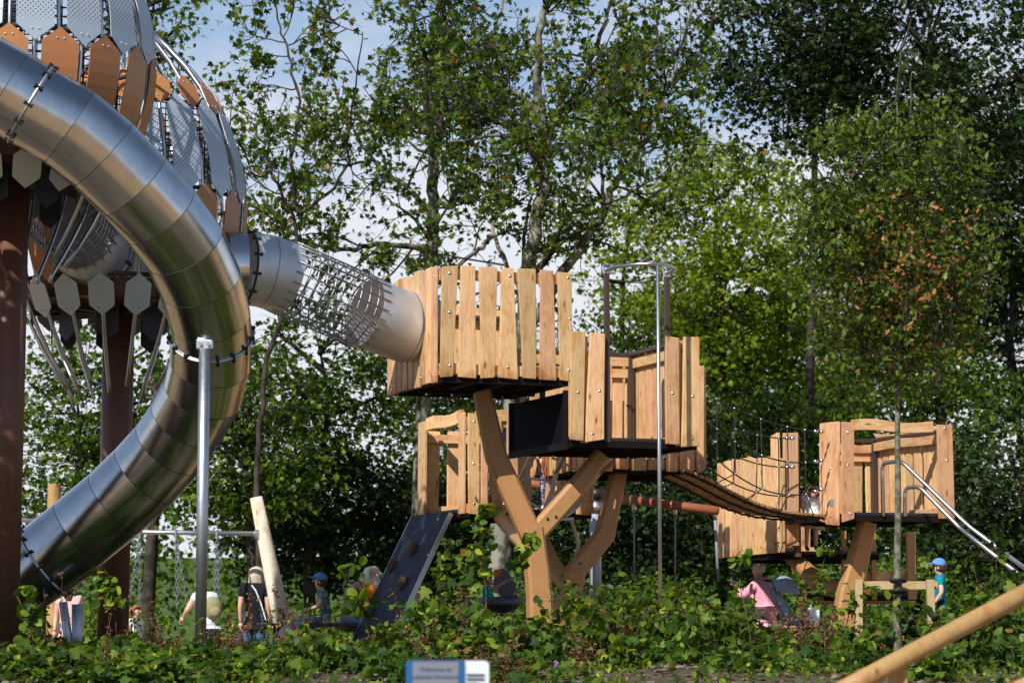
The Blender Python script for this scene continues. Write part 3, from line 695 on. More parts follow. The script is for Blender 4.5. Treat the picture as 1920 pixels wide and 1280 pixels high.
# ---------------------------------------------------------------- slide rails at the right
SR = thing('slide_rails', P(1690,967,29.7), 'pair of parallel bent steel slide rails running down to the right from the open platform', 'sliding rails')
def arc_path(pts, n=8, r=.12):
    pts = [Vector(p) for p in pts]; out = [pts[0]]
    for i in range(1, len(pts)-1):
        a = (pts[i-1]-pts[i]).normalized(); b_ = (pts[i+1]-pts[i]).normalized(); p = pts[i]
        for k in range(n+1):
            t = k/n; out.append((p+a*r)*(1-t)**2 + p*2*t*(1-t) + (p+b_*r)*t*t)
    out.append(pts[-1]); return out
MB().tube(arc_path([P(1656,967,30.0), P(1654,868,30.0), P(1690,864,29.6), P(1815,985,28.9), P(1940,1078,28.3)], r=.11), .027, 14).build('rail_tube', ROD, SR, smooth=True)
MB().tube(arc_path([P(1697,967,29.4), P(1697,914,29.4), P(1724,912,29.2), P(1800,990,28.8), P(1935,1095,27.7)], r=.09), .027, 14).build('rail_tube', ROD, SR, smooth=True)
# ---------------------------------------------------------------- acorn shaped climbing pods
PROF = [(3.87,90),(4.14,120),(4.44,150),(4.74,172),(5.02,190),(5.35,215),(5.65,228),(5.95,233),(6.15,232),(6.48,227),(7.14,190),(7.45,165),(7.77,118),(8.08,62),(8.4,25)]
def prof(z):
    for (z0, r0), (z1, r1) in zip(PROF[:-1], PROF[1:]):
        if z <= z1: t = max(0, (z-z0)/(z1-z0)); return (r0+(r1-r0)*t)*.00605
    return PROF[-1][1]*.00605
ZS = np.linspace(3.87, 8.4, 60); RS = np.array([prof(z) for z in ZS])
for _ in range(3): RS[1:-1] = (RS[:-2]+RS[1:-1]*2+RS[2:])/4
def pr(z): return float(np.interp(z, ZS, RS))
def pod(name, cx, cy, dz, label, skip, colpx, holes, zlow=None, zhigh=8.1, rtop=None):
    root = thing(name, (cx, cy, ground_z(cx, cy)), label, 'climbing pod', 'acorn shaped pods')
    nP = 18; ctr = Vector((cx, cy, dz))
    def pt(phi, z, off=0): r = pr(z)+off; return ctr + Vector((r*math.sin(phi), -r*math.cos(phi), z))
    zb = ground_z(cx, cy)-.1
    MB().tube([(cx,cy,zb),(cx,cy,dz+4.95)], .178, 40).build('column', CORTEN, root, smooth=True)
    # one rib, copied round the ring
    for half in range(2):
        for k in range(nP):
            phi = 2*math.pi*(k+half*.5)/nP
            low = dz > .5 and (k % 3 != 0 or half)
            z0 = 3.87 + .10*math.sin(k*2.3+half); z1 = zhigh if half else 7.0
            segs = [(5.0 if (half or low) else z0, z1)]
            for h0_, h1_, zl, zh in skip:
                d = (phi-h0_) % (2*math.pi); 
                if d < (h1_-h0_): segs = ([(z0, zl-.2)] if not half else []) + [(zh, z1)]
            for a, b_ in segs:
                zz = np.linspace(a, b_, 14)
                MB().tube([pt(phi, z, -.03) for z in zz], .021, 8).build('rib', ROD, root, smooth=True)
    rows = [(4.68,5.12,.128,0,PLAINP,.10,'hexagon_panel'), (5.04,6.17,.150,.5,LAM,.15,'wood_panel'), (6.05,7.18,.150,0,PERF,.15,'perforated_panel'), (7.05,7.45,.125,.5,LAM,.12,'wood_panel')]
    if dz > .5: rows = [(4.58,4.98,.128,0,PLAINP,.10,'hexagon_panel'), (4.98,6.12,.160,.5,LAM,.15,'wood_panel'), (5.97,7.3,.160,0,PERF,.15,'perforated_panel')]
    for z0, z1, hw0, half, m, tip, nm in rows:
        for k in range(nP):
            phi = 2*math.pi*(k+half)/nP
            if any(((phi-h0_) % (2*math.pi)) < (h1_-h0_) and z0 < zh-.1 and z1 > zl+.1 for h0_, h1_, zl, zh in skip): continue
            zs = [z0, z0+tip] + list(np.linspace(z0+tip, z1-tip, 8)[1:-1]) + [z1-tip, z1]
            tang = Vector((math.cos(phi), math.sin(phi), 0)); b = MB(); vs = []; uvs = []; pf = []
            for inner in (0, 1):
                for z in zs:
                    tt = (z-z0)/(z1-z0); hw = hw0*(.82+.36*pr((z0+z1)/2)/1.41)*min(1.0, pr(z)/pr((z0+z1)/2)+.02)
                    if z in (z0, z1): hw = .004
                    c = pt(phi, z, .03-.010*inner)
                    vs += [c - tang*hw, c + tang*hw]; uvs += [(-hw, z), (hw, z)]
            n = len(zs); fs = []
            for i in range(n-1):
                fs.append((2*i, 2*i+1, 2*i+3, 2*i+2)); o = 2*n; fs.append((o+2*i, o+2*i+2, o+2*i+3, o+2*i+1))
                fs.append((2*i, 2*i+2, o+2*i+2, o+2*i)); fs.append((2*i+1, o+2*i+1, o+2*i+3, 2*i+3))
            fs += [(0, 2*n, 2*n+1, 1), (2*n-2, 2*n-1, 4*n-1, 4*n-2)]
            b.add(vs, fs); b.uv = list(uvs); nf_ = len(b.f)
            for zz in (z0+tip*.75, z1-tip*.75):
                for s in (-.035, .035): b.sphere(pt(phi, zz, .034) + tang*s, .009, 6, 4)
            b.uv += [(0, 0)]*(len(b.v)-len(uvs)); o_ = b.build(nm, m, root, mat2=BOLT, from2=nf_)
            if m is PERF:
                at = o_.data.attributes.new("perf", 'FLOAT', 'POINT')
                # denser rows give the perforated field a plain margin
                at.data.foreach_set("value", [1.0 if (z0+tip*1.2 < vv[1] < z1-tip*1.2) else 0.0 for vv in b.uv])
    # rings, floor and dark core
    for z, r in ((5.13, pr(5.13)-.08), (6.12, pr(6.12)-.06), (7.12, pr(7.12)-.06)):
        q = MB(); q.tube([ctr+Vector((r*math.cos(a), r*math.sin(a), z)) for a in np.linspace(0, 2*math.pi, 41)[:-1]], .025, 8, closed=True); q.build('ring', BROWNF, root, smooth=True)
    fl = MB(); fl.tube([ctr+Vector((0,0,4.90)), ctr+Vector((0,0,5.10))], pr(5.0)-.10, 18); fl.build('floor', CORTEN, root)
    ul = MB(); 
    for a in np.linspace(0, math.pi, 7)[:-1]:
        d = Vector((math.cos(a), math.sin(a), 0)); ul.box(ctr+Vector((0,0,4.84)), (2*(pr(4.9)-.12), .05, .09), (d, Vector((-d.y,d.x,0)), Vector((0,0,1))))
    ul.build('floor_beams', BROWNF, root)
    # inner dark hexagonal plates hanging under the floor
    for k in range(9):
        phi = 2*math.pi*k/9; t_ = Vector((math.cos(phi), math.sin(phi), 0)); c = ctr + Vector((.74*math.sin(phi), -.74*math.cos(phi), 4.66))
        vs = [c+t_*x+Vector((0,0,z))+Vector((math.sin(phi),-math.cos(phi),0))*y for y in (0,.012) for x, z in ((-.13,.2),(.13,.2),(.13,-.12),(0,-.22),(-.13,-.12))]
        MB().add(vs, [(0,1,2,3,4),(9,8,7,6,5)]+[(i,5+i,5+(i+1)%5,(i+1)%5) for i in range(5)]).build('hanging_plate', BLACKP, root)
    return root, ctr, pt
MESHW = mat("dark_safety_mesh", (.05,.04,.035), .5, .3)
p1c = (P(6, 1000, 23.0).x, 23.0); p2c = (P(215, 1000, 25.8).x, 25.8)
POD2, c2_, pt2 = pod('climbing_pod', p2c[0], p2c[1], 0.0, 'rear acorn shaped pod, the long mesh tunnel leaving its right side', [(R(-28), R(13), 5.25, 6.3)], 215, None)
POD1, c1_, pt1 = pod('climbing_pod', p1c[0], p1c[1], 1.02, 'nearer acorn shaped pod cut off by the left edge, on a dark brown column', [(R(140), R(195), 5.3, 6.6)], 6, None)
# steel wall box of the rear pod
bx = MB()
fx = c2_ + Vector((0, 0, 0)); dpod = Vector((p1c[0]-p2c[0], p1c[1]-p2c[1], 0)).normalized()
cb = Vector(p2c).to_3d(); cb = Vector((p2c[0], p2c[1], 0)) + Vector((-.13, -.80, 5.55)); 
bx.box(cb, (.95, .04, .88)); bx.box(cb+Vector((-.60,.16,0)), (.30,.04,.88), (Vector((.82,-.57,0)).normalized(), Vector((.57,.82,0)).normalized(), Z3)); bx.box(cb+Vector((.60,.16,0)), (.30,.04,.88), (Vector((.82,.57,0)).normalized(), Vector((-.57,.82,0)).normalized(), Z3))
bx.build('steel_wall', GALV, POD2, bevel=.005)
# safety mesh drum inside the front row
def drum(root, ctr, r, z0, z1, nz_=9, na=40):
    b = MB()
    for i in range(nz_): b.tube([ctr+Vector((r*math.cos(a), r*math.sin(a), z0+(z1-z0)*i/(nz_-1))) for a in np.linspace(0, 2*math.pi, 25)[:-1]], .008, 4, closed=True)
    for k in range(na):
        a = 2*math.pi*k/na; b.tube([ctr+Vector((r*math.cos(a), r*math.sin(a), z0)), ctr+Vector((r*math.cos(a), r*math.sin(a), z1))], .006, 4)
    b.build('safety_mesh', MESHW, root)
drum(POD2, c2_, 1.02, 6.35, 7.1, 12, 48); drum(POD1, c1_, 1.05, 5.1, 6.9, 20, 48)

def pipe(root, pts, r, name, m, seg=56, thick=.012, smooth=True, uv=True):
    """open steel pipe made of straight mitred sections, brushed round its girth"""
    pts = [Vector(p) for p in pts]; n = len(pts); up = Vector((0,0,1)); rings = []
    tg = [((pts[min(i+1,n-1)]-pts[i]).normalized() + (pts[i]-pts[max(i-1,0)]).normalized()).normalized() for i in range(n)]
    x = tg[0].cross(Vector((.1,.2,1))).normalized()
    frames = []
    for i in range(n): x = (x-tg[i]*x.dot(tg[i])).normalized(); frames.append((x.copy(), tg[i].cross(x)))
    for i in range(n-1):
        b = MB(); vs = []; uv_ = []
        g = .0035
        for j, (q, fr_) in enumerate(((i, frames[i]), (i+1, frames[i+1]))):
            d = (pts[i+1]-pts[i]).normalized()
            for k in range(seg):
                a = 2*math.pi*k/seg; dirv = fr_[0]*math.cos(a)+fr_[1]*math.sin(a)
                # the section is a true cylinder: project the ring on the section axis
                p = pts[q]+dirv*r; ctrp = pts[i]+d*((p-pts[i]).dot(d)); rad = (p-ctrp).normalized()*r
                t_ = (p-pts[i]).dot(d); t_ = t_ + (g if j == 0 else -g)
                vs.append(pts[i]+d*t_+rad); uv_.append((k/seg*6.0, i*.37+j*.45))
        m2 = len(vs); 
        for v in list(vs): pass
        inner = []
        for idx, v in enumerate(vs):
            ax_ = pts[i]+(pts[i+1]-pts[i]).normalized()*((v-pts[i]).dot((pts[i+1]-pts[i]).normalized())); inner.append(v-(v-ax_).normalized()*thick)
        fs = []
        for k in range(seg):
            l = (k+1)%seg; fs.append((k, l, seg+l, seg+k)); fs.append((m2+k, m2+seg+k, m2+seg+l, m2+l))
            e0_ = 2*m2; fs.append((e0_+k, e0_+m2+k, e0_+m2+l, e0_+l)); fs.append((e0_+seg+k, e0_+seg+l, e0_+m2+seg+l, e0_+m2+seg+k))
        b.add(vs+inner+vs+inner, fs); b.uv = uv_*4
        # flip check
        o = b.build(name, m, root, smooth=True)
        o.data.polygons.foreach_set("use_smooth", [(k % 4) < 2 for k in range(len(fs))])
        if i < n-2:
            jb = MB(); 
            ringp = [pts[i+1]+(frames[i+1][0]*math.cos(2*math.pi*k/seg)+frames[i+1][1]*math.sin(2*math.pi*k/seg))*(r-.002)/max(.9,tg[i+1].dot((pts[i+1]-pts[i]).normalized())) for k in range(seg)]
            jb.tube(ringp, .0035, 4, closed=True); jb.build('seam', BLKB, o)
    return tg, frames
def flange(root, c, t, r, m=GALV, nb=14, clamp=False):
    t = t.normalized(); x = t.cross(Vector((0,0,1))).normalized(); y = t.cross(x); o = None
    b = MB(); b.tube([c+(x*math.cos(a)+y*math.sin(a))*(r+.012) for a in np.linspace(0, 2*math.pi, 49)[:-1]], .014, 8, closed=True)
    o = b.build('flange', m, root, smooth=True); q = MB()
    for k in range(nb):
        q = MB(); a = 2*math.pi*(k+.5)/nb; p = c+(x*math.cos(a)+y*math.sin(a))*(r+.022); q.tube([p-t*.045, p-t*.024, p-t*.022, p+t*.022, p+t*.024, p+t*.045], [.019,.019,.011,.011,.019,.019], 8); q.build('bolt', BLKB, o)

# ---------------------------------------------------------------- the big tube slide
SL = thing('tube_slide', P(380,1225,24), 'large brushed steel tube slide curling down from the upper left in front of the pods', 'slide')
path = [(-140,95,21.25),(-60,128,21.25),(18,172,21.3),(58,197,21.35),(130,238,21.45),(192,290,21.6),(250,349,21.75),(300,403,21.95),(345,463,22.2),(374,526,22.5),(392,592,22.85),(396,628,23.05),(394,680,23.3),(381,735,23.55),(352,787,23.8),(318,838,24.0),(272,890,24.15),(218,942,24.25),(150,998,24.35),(83,1052,24.4),(20,1095,24.4),(-60,1140,24.4)]
pp = [P(*q) for q in path]
RT = .415
tg, frs = pipe(SL, pp, RT, 'tube_section', STEEL)
flange(SL, pp[3], tg[3], RT); flange(SL, pp[11], tg[11], RT, nb=16); flange(SL, pp[19], tg[19], RT)
# slide post with its bracket
tf = P(384, 655, 22.55); bf = Vector((tf.x, tf.y, .80))
MB().tube([bf, tf], .057, 20).build('support_post', GALV, SL, smooth=True)
MB().box(tf+Vector((0,.02,.05)), (.17,.10,.10)).build('post_bracket', GALV, SL, bevel=.012)
for s in (-.04,.04): MB().tube([tf+Vector((s,-.035,.05)), tf+Vector((s,-.055,.05))], .02, 6).build('bolt', BOLT, SL)
for a, b_ in (((118,1128),(137,1262)), ((148,1132),(146,1262)), ((138,1132),(139,1262))):
    MB().tube([P(b_[0],b_[1],23.9), P(a[0],a[1],23.9)], .045 if a[0] != 138 else .02, 14).build('support_leg', GALV, SL, smooth=True)

# ---------------------------------------------------------------- tunnels
def cage(root, a, b_, r, nring=9, nrod=22, ext=.10):
    t = (b_-a).normalized(); x = t.cross(Vector((0,0,1))).normalized(); y = t.cross(x); q = MB()
    for i in range(nring):
        c = a.lerp(b_, (i+.5)/nring); q.tube([c+(x*math.cos(g)+y*math.sin(g))*r for g in np.linspace(0,2*math.pi,37)[:-1]], .0095, 6, closed=True)
    for k in range(nrod):
        g = 2*math.pi*k/nrod; o = (x*math.cos(g)+y*math.sin(g))*(r+.012); q.tube([a-t*ext+o, b_+t*ext+o], .0075, 6)
    q.build('mesh_cage', WIRE, root, smooth=True)
TN = thing('mesh_tunnel', P(640,560,26.2), 'long wire mesh crawl tunnel between the rear pod and the highest platform', 'crawl tunnel', 'crawl tunnels between the pods and platform')
tA = P(425,502,25.35); t0 = P(461,503,25.4); t1 = P(497,508,25.5); t2 = P(541,523,25.65); t3 = P(684,585,26.15); t4 = P(757,612,26.45); t5 = P(800,610,26.65); t5b = P(815,610,26.75)
pipe(TN, [t0, t1, t2], .415, 'tunnel_tube', TUN); pipe(TN, [tA, t0], .40, 'tunnel_tube', STEEL)
pipe(TN, [t3, t4, t5], .415, 'tunnel_tube', TUN)
flange(TN, t0, (t1-t0), .40, BLKB, 12); cage(TN, t2, t3, .415)
TN2 = thing('mesh_tunnel', P(150,450,24.6), 'short mesh crawl tunnel joining the two pods, seen under the steel slide', 'crawl tunnel', 'crawl tunnels between the pods and platform')
u0 = P(178,475,24.95); u1 = P(150,440,24.5); u2 = P(115,395,23.9)
pipe(TN2, [u0, u1], .41, 'tunnel_tube', TUN); flange(TN2, u0, u1-u0, .41, GALV, 10); cage(TN2, u1, u2, .41, 7, 24, .03)

# ---------------------------------------------------------------- left swing frame
SW = thing('swing_set', P(380,1180,31), 'swing frame with a leaning pale log post left of the picnic table', 'swing frame')
LB0, LB1 = P(536,1200,31.0), P(480,932,31.0)
b = MB(); b.tube([LB0, LB0.lerp(LB1,.3), LB0.lerp(LB1,.7), LB1], [.125,.118,.10,.085], 20)
dirz = (LB1-LB0).normalized()
b.build('log_post', LOGW, SW, smooth=True)
MB().tube([P(102,1190,31.5), P(100,1050,31.5), P(102,907,31.5)], [.11,.10,.09], 18).build('log_post', LOGT, SW, bevel=.01)
MB().tube([P(484,1000,31), P(270,997,31.2), P(20,972,31.4)], .033, 12).build('top_bar', GALV, SW, smooth=True)
MB().tube([P(486,1000,30.92), P(480,1000,30.95)], .06, 12).build('end_plate', GALV, SW)
CHN = mat("galvanised_chain", (.35,.38,.42), .45, .8)
def chain(root, a, b_, r=.012, link=.055):
    a = Vector(a); b_ = Vector(b_); n = int((b_-a).length/link); t = (b_-a).normalized(); x = t.cross(Vector((0,1,0))).normalized(); y = t.cross(x); q = MB()
    for i in range(n):
        c = a.lerp(b_, (i+.5)/n); s = x if i % 2 else y
        q.tube([c+t*(link*.68)*math.cos(g)+s*.02*math.sin(g) for g in np.linspace(0,2*math.pi,9)[:-1]], r*.62, 4, closed=True)
    return q.build('chain', CHN, root)
for tops_, bots in (((262,1003),[(262,1135),(240,1145)]), ((330,1003),[(352,1140),(332,1140)]), ((407,1003),[(402,1140),(412,1140)])):
    MB().tube([P(tops_[0],tops_[1]-10,30.95), P(tops_[0],tops_[1]+6,30.95)], .022, 8).build('hanger', GALV, SW)
    for q in bots: chain(SW, P(tops_[0],tops_[1]+4,30.95), P(q[0],q[1],30.9))

# ---------------------------------------------------------------- middle swing frame
SM = thing('swing_set', P(1116,1180,33), 'swing frame with a fat grey post and a terracotta brown top bar', 'swing frame')
MB().tube([P(1116,1215,33), P(1117,930,33)], .088, 24).build('post', mat("pale_grey_coated_steel", (.36,.40,.47), .35, .3), SM, smooth=True)
MB().tube([P(1117,962,33), P(1117,940,33)], .098, 24).build('collar', GALV, SM, smooth=True)
MB().tube([P(1117,936,33), P(1117,916,33)], .12, 20).build('cap', BLKB, SM, smooth=True)
MB().tube([P(1130,930,32.2), P(1346,957,31.4)], .062, 24).build('top_bar', TERRA, SM, smooth=True)
MB().tube([P(880,888,34), P(1130,928,34)], .062, 20).build('top_bar', TERRA, SM, smooth=True)
for px, y0, y1 in ((1189,948,1090),(1266,955,1110),(1341,962,1090)):
    MB().tube([P(px,y0-4,31.9), P(px,y0+12,31.9)], .028, 8).build('shackle', BOLT, SM, smooth=True)
    MB().tube([P(px,y0+10,31.9), P(px+(6 if px==1341 else 0),y1,31.9)], .012 if px < 1340 else .022, 8).build('hanging_rope', GREYP, SM, smooth=True)

# ---------------------------------------------------------------- stake frame round the young tree
ST = thing('tree_stake_frame', P(1680,1190,22), 'rough softwood H frame of two stakes and a crossbar holding the young tree', 'tree stake')
def stick(root, a, b_, w, th, name, m):
    a = Vector(a); b_ = Vector(b_); z = (b_-a).normalized(); y = Vector((0,-1,0)); y = (y-z*y.dot(z)).normalized(); x = y.cross(z)
    M = Matrix(((x.x,y.x,z.x,a.x),(x.y,y.y,z.y,a.y),(x.z,y.z,z.z,a.z),(0,0,0,1)))
    return MB().box((0,0,(b_-a).length/2), (w, th, (b_-a).length)).build(name, m, root, M, bevel=.006)
stick(ST, P(1610,1250,22), P(1610,1086,22), .072, .07, 'stake', POSTW); stick(ST, P(1748,1250,21.9), P(1744,1086,21.9), .072, .07, 'stake', POSTW)
stick(ST, P(1616,1097,22.06), P(1758,1097,22.02), .08, .05, 'crossbar', POSTW)
TIE = mat("black_rubber_tie", (.012,.012,.012), .6)
for y in (1088, 1108): MB().tube([P(1684+14*math.cos(g), y+2*math.sin(g), 21.86+.08*math.sin(g)) for g in np.linspace(0,2*math.pi,17)[:-1]], .018, 6, closed=True).build('tree_tie', TIE, ST)

# ---------------------------------------------------------------- near handrail and sign (out of focus)
HR = thing('log_handrail', P(1750,1290,13), 'thick round log handrail rising to the right in the lower right corner', 'handrail')
Lg0, Lg1 = P(1540,1314,12.4), P(2050,1044,13.6)
MB().tube([Lg0, Lg0.lerp(Lg1,.3), Lg0.lerp(Lg1,.62), Lg1], [.051,.053,.054,.056], 24).build('rail', LOGT, HR, smooth=True)
q = P(1683,1238,12.75); stick(HR, (q.x, q.y+.03, ground_z(q.x, q.y)-.1), (q.x, q.y+.03, q.z), .10, .10, 'post', LOGT)
q = P(1935,1275,12.6); MB().tube([P(1880,1310,12.5), P(2000,1255,12.7)], .06, 16).build('lower_rail', LOGT, HR, smooth=True)
SG_ = thing('welcome_sign', (P(816,1280,9.5).x, 9.5, 0), 'small blue and grey welcome sign with a white board at the bottom edge', 'sign')
SBLUE = mat("sign_blue", (.006,.085,.24), .5); SGREY = mat("sign_grey", (.17,.175,.205), .5); SWH = mat("sign_white", (.62,.68,.76), .5); SINK = mat("sign_ink", (.01,.09,.26), .5); SBLK = mat("sign_black", (.02,.025,.04), .5)
def rrect(x0, x1, z0, z1, r, y):
    pts = []
    for cx, cz, a0 in ((x1-r,z1-r,0),(x0+r,z1-r,90),(x0+r,z0+r,180),(x1-r,z0+r,270)):
        for k in range(6): a = R(a0+18*k); pts.append((cx+r*math.cos(a), y, cz+r*math.sin(a)))
    return pts
def slab(pts, th): n = len(pts); b = MB(); return b.add(pts+[(p[0],p[1]+th,p[2]) for p in pts], [tuple(range(n)), tuple(range(2*n-1,n-1,-1))]+[(i,(i+1)%n,n+(i+1)%n,n+i)[::-1] for i in range(n)])
Y = 9.5; a = P(761,1237,Y); b_ = P(873,1237,Y); z1 = a.z; 
slab(rrect(a.x, b_.x, z1-.42, z1, .018, Y), .02).build('board', SBLUE, SG_)
g0, g1 = P(774,1240,Y).x, P(860,1240,Y).x
slab(rrect(g0, g1, z1-.40, z1-.006, .001, Y-.004), .003).build('grey_field', SGREY, SG_)
def text(root, s, c, size, m, y):
    cu = bpy.data.curves.new("lettering", 'FONT'); cu.body = s; cu.size = size; cu.align_x = 'CENTER'; cu.align_y = 'CENTER'; cu.extrude = .0008
    tmp = bpy.data.objects.new("lettering", cu); COL.objects.link(tmp); bpy.context.view_layer.update()
    me = bpy.data.meshes.new_from_object(tmp.evaluated_get(bpy.context.evaluated_depsgraph_get())); bpy.data.objects.remove(tmp)
    me.materials.clear(); me.materials.append(m); o = bpy.data.objects.new("lettering", me); COL.objects.link(o)
    M = Matrix.Translation((c[0], y, c[1])) @ Matrix.Rotation(R(90), 4, 'X'); WM[o] = M; o.parent = root; o.matrix_local = WM[root].inverted() @ M
cz = P(816,1254,Y); cz2 = P(816,1268,Y)
text(SG_, "Welcome to", (cz.x, cz.z), .026, SINK, Y-.006); text(SG_, "Lakeside Adventure", (cz2.x, cz2.z), .024, SINK, Y-.006)
wa, wb = P(868,1238,Y+.12), P(917,1238,Y+.12)
slab(rrect(wa.x, wb.x, wa.z-.42, wa.z, .02, Y+.12), .02).build('white_board', SWH, SG_)
bb = MB()
for k, py in enumerate((1264, 1272)):
    q = P(893, py, Y+.11); bb.box((q.x-.004, Y+.115, q.z), (.075, .006, .006))
bb.build('printed_bars', SBLK, SG_)
MB().box(((a.x+b_.x)/2, Y+.06, (z1-.3)/2), (.06,.05,z1-.3)).build('post', GREYP, SG_, bevel=.004)
# ---------------------------------------------------------------- vegetation
def tmpl(kind):
    if kind == 'maple':
        h = [(0,-.02),(.20,-.10),(.50,.08),(.30,.26),(.56,.56),(.20,.52),(0,1.0)]
    elif kind == 'round':
        h = [(0,0),(.26,.06),(.44,.34),(.40,.66),(.18,.90),(0,1.0)]
    elif kind == 'oak':
        h = [(0,0),(.10,.2),(.24,.34),(.13,.46),(.30,.68),(.14,.82),(0,1.0)]
    else:
        h = [(0,0),(.30,.30),(.26,.68),(0,1.0)]
    pts = h + [(-x, y) for x, y in h[-2:0:-1]]
    c = [(0, .36)]
    v = np.array([(x, y, -.42*abs(x)**1.3 - .22*(y-.4)**2) for x, y in c+pts]); n = len(pts)
    f = np.array([(0, 1+i, 1+(i+1) % n) for i in range(n)])
    return v, f
TM = {k: tmpl(k) for k in ('maple','round','oak','leaf')}
def leaf_object(name, parent, material, C, size, kind='maple', up=.6, droop=.5, kindtag=None, rnd=None, seed=0):
    g = np.random.default_rng(seed); C = np.asarray(C, float); n = len(C)
    size = np.broadcast_to(size, (n,)) * g.uniform(.7, 1.25, n)
    nz_ = g.normal(size=(n,3)); nz_[:,2] += up*1.8; nz_ /= np.linalg.norm(nz_, axis=1)[:,None]
    ya = g.normal(size=(n,3)); ya[:,2] -= droop*1.5; ya -= nz_*(ya*nz_).sum(1)[:,None]; ya /= np.linalg.norm(ya, axis=1)[:,None]
    xa = np.cross(ya, nz_); v, f = TM[kind]; m_ = len(v)
    vv = C[:,None,:] + size[:,None,None]*(v[None,:,0:1]*xa[:,None,:] + v[None,:,1:2]*ya[:,None,:] + v[None,:,2:3]*nz_[:,None,:])
    ff = (f[None,:,:] + (np.arange(n)*m_)[:,None,None]).reshape(-1)
    org = np.array(WM[parent].translation) if parent is not None else np.zeros(3)
    vv = vv.reshape(-1,3) - org
    me = bpy.data.meshes.new(name); me.vertices.add(len(vv)); me.vertices.foreach_set("co", vv.astype(np.float32).ravel())
    nf = len(ff)//3; me.loops.add(len(ff)); me.loops.foreach_set("vertex_index", ff.astype(np.int32)); me.polygons.add(nf)
    me.polygons.foreach_set("loop_start", np.arange(0, len(ff), 3, dtype=np.int32)); me.polygons.foreach_set("loop_total", np.full(nf, 3, np.int32))
    me.update(calc_edges=True)
    a = me.attributes.new("rnd", 'FLOAT', 'POINT'); r = g.random(n) if rnd is None else rnd; a.data.foreach_set("value", np.repeat(r, m_).astype(np.float32))
    me.materials.append(material); o = bpy.data.objects.new(name, me); COL.objects.link(o)
    if parent is not None: o.parent = parent; WM[o] = WM[parent].copy()
    else: WM[o] = Matrix.Identity(4)
    if kindtag: o['kind'] = kindtag
    return o
def seg_object(name, parent, material, segs, k=5):
    """many tapered branch pieces in one mesh: segs rows are p0(3) p1(3) r0 r1"""
    S = np.asarray(segs, float); n = len(S); p0, p1 = S[:,0:3], S[:,3:6]; d = p1-p0; d /= np.maximum(1e-9, np.linalg.norm(d, axis=1))[:,None]
    ref = np.where(np.abs(d[:,2:3]) < .9, np.array([[0,0,1.]]), np.array([[1.,0,0]])); x = np.cross(d, ref); x /= np.linalg.norm(x, axis=1)[:,None]; y = np.cross(d, x)
    an = np.arange(k)*2*math.pi/k; ring = np.cos(an)[None,:,None]*x[:,None,:] + np.sin(an)[None,:,None]*y[:,None,:]
    v = np.stack([p0[:,None,:]+ring*S[:,6][:,None,None], (p1+d*S[:,7:8]*.4)[:,None,:]+ring*S[:,7][:,None,None]], 1).reshape(-1,3)
    org = np.array(WM[parent].translation) if parent is not None else np.zeros(3); v = v - org
    q = np.array([(i, (i+1) % k, k+(i+1) % k, k+i) for i in range(k)]); ff = (q[None]+(np.arange(n)*2*k)[:,None,None]).reshape(-1)
    me = bpy.data.meshes.new(name); me.vertices.add(len(v)); me.vertices.foreach_set("co", v.astype(np.float32).ravel())
    nf = len(ff)//4; me.loops.add(len(ff)); me.loops.foreach_set("vertex_index", ff.astype(np.int32)); me.polygons.add(nf)
    me.polygons.foreach_set("loop_start", np.arange(0, len(ff), 4, dtype=np.int32)); me.polygons.foreach_set("loop_total", np.full(nf, 4, np.int32))
    me.polygons.foreach_set("use_smooth", np.ones(nf, bool)); me.update(calc_edges=True); me.materials.append(material)
    o = bpy.data.objects.new(name, me); COL.objects.link(o)
    if parent is not None: o.parent = parent; WM[o] = WM[parent].copy()
    return o
def leaf_mat(name, stops, trans=.32, rough=.45, spec=.28):
    m = mat(name, (.05,.1,.02), rough, spec=spec); N, L, b = nodes(m)
    at = N.new("ShaderNodeAttribute"); at.attribute_name = "rnd"
    r = ramp(N, stops); L.new(at.outputs['Fac'], r.inputs[0]); L.new(r.outputs[0], b.inputs['Base Color'])
    tr = N.new("ShaderNodeBsdfTranslucent"); hs = N.new("ShaderNodeHueSaturation"); hs.inputs['Hue'].default_value = .485; hs.inputs['Saturation'].default_value = 1.15; hs.inputs['Value'].default_value = 1.9
    L.new(r.outputs[0], hs.inputs['Color']); L.new(hs.outputs[0], tr.inputs[0])
    mx = N.new("ShaderNodeMixShader"); mx.inputs[0].default_value = trans; L.new(b.outputs[0], mx.inputs[1]); L.new(tr.outputs[0], mx.inputs[2])
    L.new(mx.outputs[0], N["Material Output"].inputs['Surface']); return m
LPLANE = leaf_mat("plane_tree_leaves", [(0,(.016,.042,.005)),(.35,(.040,.086,.008)),(.7,(.088,.150,.012)),(.93,(.17,.23,.02)),(.99,(.22,.13,.03))], .42)
LSUN = leaf_mat("yellow_green_leaves", [(0,(.05,.10,.006)),(.4,(.13,.21,.012)),(.8,(.24,.32,.025)),(1,(.36,.40,.05))], .5)
LMID = leaf_mat("mid_green_leaves", [(0,(.015,.040,.004)),(.5,(.046,.096,.008)),(.85,(.12,.195,.015)),(1,(.22,.28,.03))], .42)
LDARK = leaf_mat("dark_green_leaves", [(0,(.007,.018,.005)),(.5,(.015,.034,.007)),(.85,(.034,.062,.012)),(1,(.09,.12,.025))], .2, .5, .15)
LYOUNG = leaf_mat("young_tree_leaves", [(0,(.035,.065,.007)),(.5,(.075,.12,.011)),(.84,(.135,.185,.018)),(.86,(.22,.095,.03)),(1,(.42,.21,.08))], .25)
LSAP = leaf_mat("hazel_leaves", [(0,(.035,.075,.018)),(.45,(.070,.135,.010)),(.85,(.17,.26,.02)),(.95,(.34,.38,.04)),(1,(.22,.08,.03))], .35)
